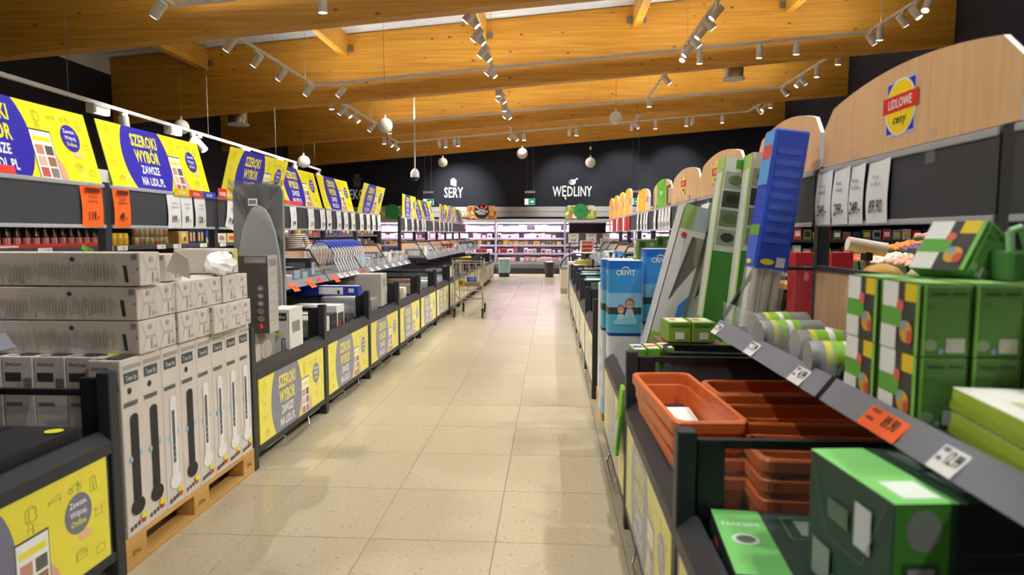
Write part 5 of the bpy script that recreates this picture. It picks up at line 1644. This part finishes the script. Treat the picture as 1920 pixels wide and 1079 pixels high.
# bins and boxes at the end of the aisle
g = T('waste_bin', 'dark grey tapered bin standing at the far end of the aisle', 'bin', (-.05, 21.35, 0), 0)
O('body', MB().lathe([(.13, 0), (.135, .02), (.175, .46), (.19, .47), (.19, .5), (.165, .5), (.12, .05)], C('#25282B', .5), 16), g)
O('rim', MB().lathe([(.19, .47), (.2, .48), (.2, .5), (.185, .505)], C('#34373A', .5), 16), g)
O('liner', MB().lathe([(.17, .49), (.1, .53), (.02, .51)], C('#C9C9C4', .6), 12), g)
g = T('storage_box', 'clear pale blue storage box on a dark base at the end of the left row', 'box', (-1.57, 21.5, 0), 0)
O('base', MB().bbox(-.16, .17, -.2, .2, 0, .14, C('#1C2A4A', .5), .01), g)
O('body', MB().bbox(-.17, .19, -.22, .22, .14, .56, C('#9CC4C8', .3), .03), g)
O('lid', MB().bbox(-.18, .2, -.23, .23, .56, .62, C('#D8DCC8', .4), .015), g)

# ------------------------------------------------------------------ shopping trolley
g = T('shopping_trolley', 'chrome wire shopping trolley parked against the left bins', 'trolley', (-1.42, 11.35, 0), (0, 0, 0))
SHX = C('#CFCCC4', .25, .85)
b0 = [(-.27, -.42, .98), (.27, -.42, .98), (.21, .48, .90), (-.21, .48, .90)]
b1 = [(-.24, -.36, .47), (.24, -.36, .47), (.17, .42, .55), (-.17, .42, .55)]
m = MB()
m.tube(b0 + b0[:1], .009, SHX).tube(b1 + b1[:1], .008, SHX)
for a, b in zip(b0, b1):
    m.tube([a, b], .008, SHX)
O('basket_frame', m, g)
def lerp(a, b, t):
    return tuple(p + (q - p) * t for p, q in zip(a, b))
for i in range(4):
    a0, a1, c0, c1 = b0[i], b0[(i + 1) % 4], b1[i], b1[(i + 1) % 4]
    m = MB()
    n = 9 if i % 2 == 0 else 14
    for k in range(1, n):
        m.tube([lerp(a0, a1, k / n), lerp(c0, c1, k / n)], .0032, SHX, 5)
    for k in range(1, 5):
        m.tube([lerp(a0, c0, k / 5), lerp(a1, c1, k / 5)], .0032, SHX, 5)
    tag(O('wire_side', m, g), kind='stuff')
m = MB()
for k in range(1, 10):
    m.tube([lerp(b1[0], b1[1], k / 10), lerp(b1[3], b1[2], k / 10)], .0032, SHX, 5)
tag(O('wire_floor', m, g), kind='stuff')
O('handle', MB().cyl((-.28, -.46, 1.02), (.28, -.46, 1.02), .018, C('#2A2B2E', .4), n=10), g)
for s in (-1, 1):
    O('side_tube', MB().tube([(s * .28, -.46, 1.02), (s * .265, -.42, .98), (s * .24, -.34, .42), (s * .245, -.40, .15)], .012, SHX, 8), g)
    O('bottom_tube', MB().tube([(s * .24, -.34, .42), (s * .22, .1, .25), (s * .20, .44, .18)], .012, SHX, 8), g)
O('lower_rack', MB().tube([(-.22, -.05, .30), (.22, -.05, .30), (.19, .4, .24), (-.19, .4, .24), (-.22, -.05, .30)], .007, SHX, 6).tube([(-.1, -.05, .30), (-.1, .4, .24)], .004, SHX, 5).tube([(.1, -.05, .30), (.1, .4, .24)], .004, SHX, 5), g)
for x, y in ((-.245, -.40), (.245, -.40), (-.20, .44), (.20, .44)):
    c_ = O('caster', MB().bbox(x - .018, x + .018, y - .02, y + .03, .06, .16, RUBBER, .004), g)
    O('wheel', MB().cyl((x - .014, y, .06), (x + .014, y, .06), .06, C('#3A302A', .6), n=16), c_)
carton('goods_pack', 'yellow booklet lying across the trolley basket rim', 'book', (-1.52, 11.15, .995), (.28, .2, .02), '#D9C84A', [('z+', 'r', .1, .9, .1, .8, '#C9B03A')], (.25, -.15, .3))
carton('goods_pack', 'yellow pack in the trolley basket', 'pack', (-1.56, 11.1, .53), (.1, .12, .12), '#D9AE2A', [('y-', 'r', .2, .8, .2, .8, '#5A4A2A')])
carton('goods_pack', 'wicker coloured tray in the trolley basket', 'pack', (-1.37, 11.3, .53), (.30, .4, .07), '#A9906A', [('y-', 'r', .1, .9, .2, .8, '#8C7450')])
carton('goods_pack', 'bright blue pack in the trolley basket', 'pack', (-1.40, 11.3, .602), (.14, .16, .08), '#2F4AC8', [('y-', 'r', .2, .8, .2, .8, '#6A84E0')], (0, 0, .4))

# ------------------------------------------------------------------ neighbouring aisle on the left: shelf with bottles and jars
SLX = -5.0
def back_shelf(x, y0, y1, label, levels, face=1, depth=.5, h=2.0, wallc='#8A8478'):
    g = T('grocery_shelf', label, 'shelving', (x, y0, 0), 0, 'grocery shelves in the neighbouring aisles')
    L = y1 - y0
    O('backboard', MB().box(-depth * face - .02, -depth * face + .02, 0, L, 0, h, C(wallc, .6)), g)
    a, b = sorted((0, -depth * face))
    for z in levels:
        s = O('shelf', MB().box(a, b, 0, L, z - .02, z, DARK), g)
        O('shelf_lip', MB().bbox(min(0, .015 * face), max(0, .015 * face), 0, L, z - .045, z + .01, C('#4A4B52', .4), .003), s)
    for yy in (0, L):
        O('upright', MB().box(a, b, yy - .015, yy + .015, 0, h, DARK), g)
    return g
back_shelf(SLX, 4.6, 11.0, 'dark grocery shelf with bottles and jars seen beneath the left header', (.2, .62, .98, 1.305, 1.62), 1, .5, 2.0)
BT = {}
def bottle(x, y, z, label, cbody, clab, ccap, h=.2, r=.035, grp='sauce bottles on the neighbouring shelf'):
    k = (cbody, clab, ccap, h, r)
    if k not in BT:
        b = mesh_of('body', MB().lathe([(r * .9, 0), (r, .01), (r, h * .55), (r * .8, h * .68), (r * .36, h * .8), (r * .34, h * .86)], C(cbody, .15), 12))
        l = mesh_of('label_band', MB().cyl((0, 0, h * .15), (0, 0, h * .5), r * 1.02, C(clab, .5), n=12, caps=False))
        c = mesh_of('cap', MB().cyl((0, 0, h * .86), (0, 0, h), r * .42, C(ccap, .4), n=10))
        BT[k] = (b, l, c)
    g = T('sauce_bottle', label, 'bottle', (x, y, z), 0, grp)
    for nm, me in zip(('body', 'label_band', 'cap'), BT[k]):
        O(nm, me, g)
n = 0
for k in range(17):
    y = 5.02 + .115 * k
    bottle(SLX - .08, y, 1.306, 'dark sauce bottle with pink label, %s from the left on the neighbouring shelf' % ORD[k], '#2A1214', '#D8807C', '#1A1416', .21)
    bottle(SLX - .22, y + .05, 1.306, 'green oil bottle with yellow cap in the second rank, %s from the left' % ORD[k], '#6A6A2A', '#8A8A3A', '#E0C43A', .29, .032, 'oil bottles on the neighbouring shelf')
carton('display_tray', 'red cardboard tray in front of the sauce bottles', 'tray', (SLX - .015, 5.95, 1.306), (.02, 1.9, .045), '#C93028', [('x+', 'r', .1, .4, .3, .7, '#E8D8D0')])
carton('display_tray', 'red promotional strip above the sauce bottles', 'sign', (SLX - .02, 6.25, 1.53), (.02, 1.25, .06), '#D03A2C', ())
def jar(x, y, z, label, c1, c2, h=.12, r=.045, g_='jars on the neighbouring shelf'):
    k = ('j', c1, c2, h, r)
    if k not in BT:
        BT[k] = (mesh_of('glass', MB().lathe([(r * .92, 0), (r, .012), (r, h * .78), (r * .85, h * .86)], C(c1, .2), 12)), mesh_of('lid', MB().cyl((0, 0, h * .86), (0, 0, h), r * .9, C(c2, .35), n=12)))
    g = T('food_jar', label, 'jar', (x, y, z), 0, g_)
    O('glass', BT[k][0], g)
    O('lid', BT[k][1], g)
for k in range(5):
    jar(SLX - .08, 6.98 + .10 * k, 1.306, 'yellow mustard jar on the neighbouring shelf, %s from the left' % ORD[k], '#D9A82E', '#E6C23A', .15, .042)
for k in range(7):
    for t in range(2):
        jar(SLX - .08, 7.58 + .10 * k, 1.306 + .105 * t, '%s pickle jar beside the header post, %s from the left' % (('lower', 'upper')[t], ORD[k]), ('#9A7A4A', '#8A5A34', '#7A7A40')[(k + t) % 3], '#B9B2A0', .10, .045)
BX = [(8.42, .24, .16, '#CDA85A', [('x+', 'd', .5, .6, .25, .3, '#E6D08A'), ('x+', 'd', .6, .4, .15, .18, '#8A5A2A')], 'golden'), (8.66, .2, .17, '#1F2A5A', [('x+', 'r', .15, .4, .2, .85, '#D9A84A'), ('x+', 'r', .55, .8, .2, .85, '#D9A84A')], 'navy pasta'), (8.87, .2, .17, '#1F2A5A', [('x+', 'r', .15, .4, .2, .85, '#D9A84A'), ('x+', 'r', .55, .8, .2, .85, '#D9A84A')], 'navy spaghetti'),
      (9.1, .28, .17, '#3A44B0', [('x+', 'p', [(0, 0), (1, 0), (1, .3), (.8, .2), (.5, .5), (.2, .35), (0, .55)], '#C9A85A')], 'blue and gold'), (9.4, .3, .13, '#D9D4C4', [('x+', 'r', .3, .8, .3, .7, '#D86A50'), ('x+', 'd', .5, .6, .15, .2, '#5AA0A0')], 'cream'), (9.72, .3, .13, '#E0C070', [('x+', 'r', .2, .7, .3, .7, '#C9503A')], 'yellow')]
for y, w, h, hx, pr_, nm in BX:
    carton('grocery_box', '%s grocery box on the neighbouring shelf under the left header' % nm, 'box', (SLX - .14, y + w / 2, 1.306), (.22, w - .01, h + .02), hx, pr_, (0, 0, 0), 'boxes on the neighbouring shelf')
for k in range(14):
    carton('grocery_box', 'open brown display box on the lower neighbouring shelf, %s from the left' % ORD[k], 'box', (SLX - .16, 4.95 + .42 * k, .982), (.28, .38, .20), ('#A98C60', '#C2B49A', '#7A6244')[k % 3], [('x+', 'r', .1, .9, .5, 1, '#3A2E22'), ('x+', 'r', .06, .12, .1, .98, '#E4D88A'), ('x+', 'r', .88, .94, .1, .98, '#E4D88A')], (0, 0, 0), 'display boxes on the lower neighbouring shelf')
for i, (y, col) in enumerate(((5.35, PAPER), (6.05, PAPER), (6.62, C('#7BC043', .5)), (6.95, PAPER), (7.2, PAPER), (7.95, PAPER), (8.3, PAPER), (8.95, PAPER), (9.5, PAPER))):
    gg = T('shelf_tag', '%s shelf label on the neighbouring shelf edge, %s from the left' % ('green' if i == 2 else 'white', ORD[i]), 'price tag', (SLX + .016, y, 1.255), (-.35 if i == 2 else 0, 0, 0), 'labels on the neighbouring shelf edge')
    O('card', MB().box(0, .002, -.09, .09, 0, .055, col), gg)
    O('printed_text', MB().text(('1.45', '11.35', '5.99', '', '', '8.99', '3.99', '1.95', '2.29')[i] or '4.9', .0, .015, .028, INK, frame((.003, 0, 0), (0, 1, 0), (0, 0, 1)), 0, .01, .8, 'L'), gg)

# farther left aisles: cabinets and shelving seen through the gap
back_shelf(-5.6, 12.6, 20.5, 'far grocery shelf beyond the left row', (.3, .7, 1.05, 1.4, 1.75), 1, .5, 2.05, '#C9C6CC')
FH = [('#C9503A', 'red'), ('#D9D4D0', 'white'), ('#4A5A9A', 'blue'), ('#D9A83A', 'yellow'), ('#7A8A4A', 'green'), ('#8A6A50', 'brown')]
for lv, (z, w_) in enumerate(((1.052, 'middle'), (1.402, 'upper'))):
    r = random.Random(400 + lv)
    for k in range(22):
        hx, nm = r.choice(FH)
        carton('grocery_box', '%s pack on the %s level of the far left shelf, %s from the near end' % (nm, w_, ORD[k]), 'box', (-5.78, 12.75 + .35 * k, z), (.24, .30, r.uniform(.15, .26)), hx, [('x+', 'r', .2, .8, .3, .7, r.choice(('#EFEBE5', '#2E3036', '#E0C04A')))], (0, 0, 0), 'packs on the far left shelf')

# person in a striped shirt in the neighbouring aisle
def person():
    me = bpy.data.meshes.new('body')
    J = {'pel': (0, 0, .95), 'wai': (0, .01, 1.10), 'che': (0, .02, 1.30), 'nec': (0, .02, 1.47), 'hea': (0, -.01, 1.56), 'top': (0, -.02, 1.68),
         'shl': (.17, .02, 1.42), 'ell': (.25, .04, 1.15), 'wrl': (.22, -.10, .93), 'hal': (.21, -.15, .86), 'shr': (-.17, .02, 1.42), 'elr': (-.25, .04, 1.15), 'wrr': (-.22, -.10, .93), 'har': (-.21, -.15, .86),
         'hpl': (.10, 0, .90), 'knl': (.11, -.02, .50), 'anl': (.11, .02, .08), 'fol': (.12, -.14, .035), 'hpr': (-.10, 0, .90), 'knr': (-.11, -.02, .50), 'anr': (-.11, .02, .08), 'for_': (-.12, -.14, .035)}
    R = {'pel': (.15, .11), 'wai': (.145, .105), 'che': (.165, .12), 'nec': (.055, .055), 'hea': (.078, .095), 'top': (.06, .075), 'shl': (.065, .065), 'ell': (.045, .045), 'wrl': (.03, .03), 'hal': (.03, .025), 'shr': (.065, .065), 'elr': (.045, .045), 'wrr': (.03, .03), 'har': (.03, .025),
         'hpl': (.09, .09), 'knl': (.062, .062), 'anl': (.042, .042), 'fol': (.04, .03), 'hpr': (.09, .09), 'knr': (.062, .062), 'anr': (.042, .042), 'for_': (.04, .03)}
    E = [('pel', 'wai'), ('wai', 'che'), ('che', 'nec'), ('nec', 'hea'), ('hea', 'top'), ('che', 'shl'), ('shl', 'ell'), ('ell', 'wrl'), ('wrl', 'hal'), ('che', 'shr'), ('shr', 'elr'), ('elr', 'wrr'), ('wrr', 'har'), ('pel', 'hpl'), ('hpl', 'knl'), ('knl', 'anl'), ('anl', 'fol'), ('pel', 'hpr'), ('hpr', 'knr'), ('knr', 'anr'), ('anr', 'for_')]
    ks = list(J)
    me.from_pydata([J[k] for k in ks], [(ks.index(a), ks.index(b)) for a, b in E], [])
    m, nt, b = base_mat('striped_shirt_and_trousers')
    tc = nt.nodes.new('ShaderNodeTexCoord')
    sp = nt.nodes.new('ShaderNodeSeparateXYZ')
    mo = nt.nodes.new('ShaderNodeMath'); mo.operation = 'MULTIPLY'; mo.inputs[1].default_value = 26.0
    fr = nt.nodes.new('ShaderNodeMath'); fr.operation = 'FRACT'
    gt = nt.nodes.new('ShaderNodeMath'); gt.operation = 'GREATER_THAN'; gt.inputs[1].default_value = .62
    mx = nt.nodes.new('ShaderNodeMixRGB'); mx.inputs[1].default_value = lin('#D8C9B8'); mx.inputs[2].default_value = lin('#2A2020')
    cr = nt.nodes.new('ShaderNodeValToRGB'); cr.color_ramp.interpolation = 'CONSTANT'
    els = cr.color_ramp.elements
    els[0].color = (0, 0, 0, 1); els[1].position = .545; els[1].color = (.5, .5, .5, 1)
    e = els.new(.845); e.color = (1, 1, 1, 1)
    zn = nt.nodes.new('ShaderNodeMath'); zn.operation = 'DIVIDE'; zn.inputs[1].default_value = 1.72
    g1 = nt.nodes.new('ShaderNodeMath'); g1.operation = 'GREATER_THAN'; g1.inputs[1].default_value = .25
    g2 = nt.nodes.new('ShaderNodeMath'); g2.operation = 'GREATER_THAN'; g2.inputs[1].default_value = .75
    m1 = nt.nodes.new('ShaderNodeMixRGB'); m1.inputs[1].default_value = lin('#23242C')
    m2 = nt.nodes.new('ShaderNodeMixRGB'); m2.inputs[2].default_value = lin('#9A6A50')
    L = nt.links.new
    L(tc.outputs['Object'], sp.inputs[0]); L(sp.outputs[2], mo.inputs[0]); L(mo.outputs[0], fr.inputs[0]); L(fr.outputs[0], gt.inputs[0]); L(gt.outputs[0], mx.inputs[0])
    L(sp.outputs[2], zn.inputs[0]); L(zn.outputs[0], cr.inputs[0]); L(cr.outputs[0], g1.inputs[0]); L(cr.outputs[0], g2.inputs[0])
    L(g1.outputs[0], m1.inputs[0]); L(mx.outputs[0], m1.inputs[2]); L(m1.outputs[0], m2.inputs[1]); L(g2.outputs[0], m2.inputs[0]); L(m2.outputs[0], b.inputs['Base Color'])
    b.inputs['Roughness'].default_value = .8
    me.materials.append(m)
    g = T('person', 'person in a striped shirt standing beyond the left row, head behind the header', 'person', (-4.72, 11.6, 0), (0, 0, .2))
    ob = bpy.data.objects.new('body', me)
    COL.objects.link(ob)
    ob.parent = g
    sk = ob.modifiers.new('skin', 'SKIN')
    for i, k in enumerate(ks):
        d = me.skin_vertices[0].data[i]
        d.radius = R[k]
        d.use_root = k == 'pel'
    sd = ob.modifiers.new('sub', 'SUBSURF')
    sd.levels = sd.render_levels = 2
    O('hair', MB().lathe([(.085, 1.60), (.094, 1.66), (.08, 1.73), (.04, 1.765), (.005, 1.77)], C('#2A1E18', .7), 14, (0, .005)), g)
    f = MB()
    for s in (-1, 1):
        f.lathe([(.001, 1.60), (.010, 1.605), (.010, 1.61), (.001, 1.615)], C('#1A1412'), 8, (s * .032, -.10))
    O('eyes', f, g)
    O('nose', MB().lathe([(.012, 1.565), (.008, 1.60), (.004, 1.61)], C('#9A6A50', .8), 8, (0, -.108)), g)
person()

# ------------------------------------------------------------------ produce and shelves beyond the right row
g = T('produce_stand', 'sloped produce stand beyond the right header', 'stand', (4.2, 6.6, 0), 0)
O('plinth', MB().bbox(0, 1.6, 0, 3.2, 0, .9, DARK, .01), g)
for k in range(3):
    O('step', MB().bbox(.02 + .5 * k, 1.58, .02, 3.18, .9 + .16 * k - (.001 if k == 0 else .16), .9 + .16 * k + .0, DARK2, .005), g) if k else None
CR = C('#3E5A30', .6)
PC = [('#E08A3A', 'orange'), ('#B9C98A', 'pale green'), ('#D8A08A', 'peach'), ('#E2C8B8', 'pale pink'), ('#C9603A', 'red'), ('#7A4A70', 'purple')]
ci = 0
for row in range(3):
    for k in range(5):
        x, y, z = 4.26 + .5 * row, 6.72 + .61 * k, .902 + .16 * row
        hx, nm = PC[(row * 2 + k) % 6]
        g = T('produce_crate', 'dark green crate of %s produce, %s from the camera in the %s row' % (nm, ORD[k], ORD[row]), 'crate', (x + .22, y + .28, z + .05), (0, -.22, 0), 'produce crates beyond the right header')
        m = MB().box(-.21, .21, -.28, .28, 0, .02, CR)
        m.box(-.21, -.195, -.28, .28, .02, .16, CR).box(.195, .21, -.28, .28, .02, .16, CR).box(-.21, .21, -.28, -.265, .02, .16, CR).box(-.21, .21, .265, .28, .02, .16, CR)
        O('crate', m, g)
        O('crate_label', MB().box(-.214, -.211, -.08, .08, .04, .13, C('#D8CDB0', .6)), g)
        m = MB()
        r = random.Random(ci)
        pr_ = [(.004, -.042), (.03, -.03), (.043, 0), (.03, .03), (.004, .042)]
        for a in range(5):
            for b_ in range(6):
                m.lathe(pr_, C(hx, .45), 7, (-.155 + .078 * a + r.uniform(-.01, .01), -.215 + .086 * b_ + r.uniform(-.01, .01)), True, Matrix.Translation((0, 0, .15 + r.uniform(0, .04))))
        tag(O('produce', m, g), kind='stuff')
        ci += 1
g = T('red_cabbage', 'large purple cabbage on the produce stand', 'vegetable', (5.0, 6.95, 1.36), 0)
O('head', MB().lathe([(.02, 0), (.1, .03), (.16, .12), (.15, .22), (.08, .3), (.01, .31)], C('#5A2A55', .45), 14), g)
O('leaf', MB().lathe([(.06, .01), (.15, .06), (.172, .13), (.165, .17)], C('#8A5A8A', .5), 14), g)
# far shelf of small packets behind the produce
g = T('grocery_shelf', 'dark shelf of small packets behind the produce stand', 'shelving', (3.2, 12.2, 0), 0, 'grocery shelves in the neighbouring aisles')
O('backboard', MB().box(0, 4.6, .5, .53, 0, 2.0, C('#1E222C', .6)), g)
for z in (.3, .65, 1.0, 1.33, 1.66):
    s = O('shelf', MB().box(0, 4.6, 0, .5, z - .02, z, DARK), g)
    O('shelf_lip', MB().bbox(0, 4.6, -.015, 0, z - .045, z + .01, C('#33343A', .4), .003), s)
PK = [('#C93A34', 'red'), ('#E6D24A', 'yellow'), ('#D9D6D2', 'white'), ('#2A3A6A', 'navy'), ('#6A7A5A', 'olive'), ('#8AA0B5', 'steel blue')]
for lv, (z, nm2) in enumerate(((.652, 'low'), (1.002, 'middle'), (1.332, 'upper'))):
    r = random.Random(700 + lv)
    for k in range(25):
        hx, nm = r.choice(PK)
        carton('grocery_box', '%s packet on the %s dark shelf behind the produce, %s from the left' % (nm, nm2, ORD[k]), 'box', (3.32 + .178 * k, 12.34, z), (.14, .2, r.uniform(.14, .24)), hx, [('y-', 'r', .15, .85, .3, .75, r.choice(('#EFEBE5', '#2E3036', '#E0C04A', '#B04030')))], (0, 0, 0), 'packets behind the produce stand')
for k in range(2):
    carton('red_carton', 'plain red carton standing behind the header post on the right, %s' % ('left one', 'right one')[k], 'box', (2.06 + .28 * k, 5.4, .0), (.17, .18, 1.3), '#C3242E', [('y-', 'd', .5, .85, .12, .03, '#E0898A')], (0, 0, 0), 'red cartons beyond the right row')
g = T('paper_roll_dispenser', 'white roll dispenser standing beyond the right header', 'dispenser', (2.95, 6.2, 1.0), 0)
O('stand', MB().cyl((0, 0, 0), (0, 0, .22), .03, STEEL, n=10), g)
O('roll', MB().cyl((-.18, 0, .36), (.15, -.03, .30), .065, C('#E6DFCF', .5), n=16), g)
O('bracket', MB().bbox(-.03, .03, -.06, .06, .2, .28, BLACK, .006), g)
for k in range(3):
    g = T('bread_bag', '%s bag on the low table beyond the right header' % ('pale', 'golden', 'cream')[k], 'bag', (2.6 + .42 * k, 6.05, 1.0), 0, 'bags beyond the right header')
    O('bag', MB().lathe([(.05, 0), (.16, .02), (.18, .08), (.12, .15), (.03, .18)], C(('#E0D6C2', '#D9A84A', '#E4DCC8')[k], .5), 12), g)
g = T('low_table', 'low table with yellow top beyond the right header', 'table', (3.0, 6.0, 0), 0)
O('table_top', MB().bbox(-.9, .9, -.35, .35, .95, 1.0, C('#D9A032', .5), .008), g)
for x in (-.8, .8):
    for y in (-.28, .28):
        O('leg', MB().box(x - .03, x + .03, y - .03, y + .03, 0, .95, DARK), g)
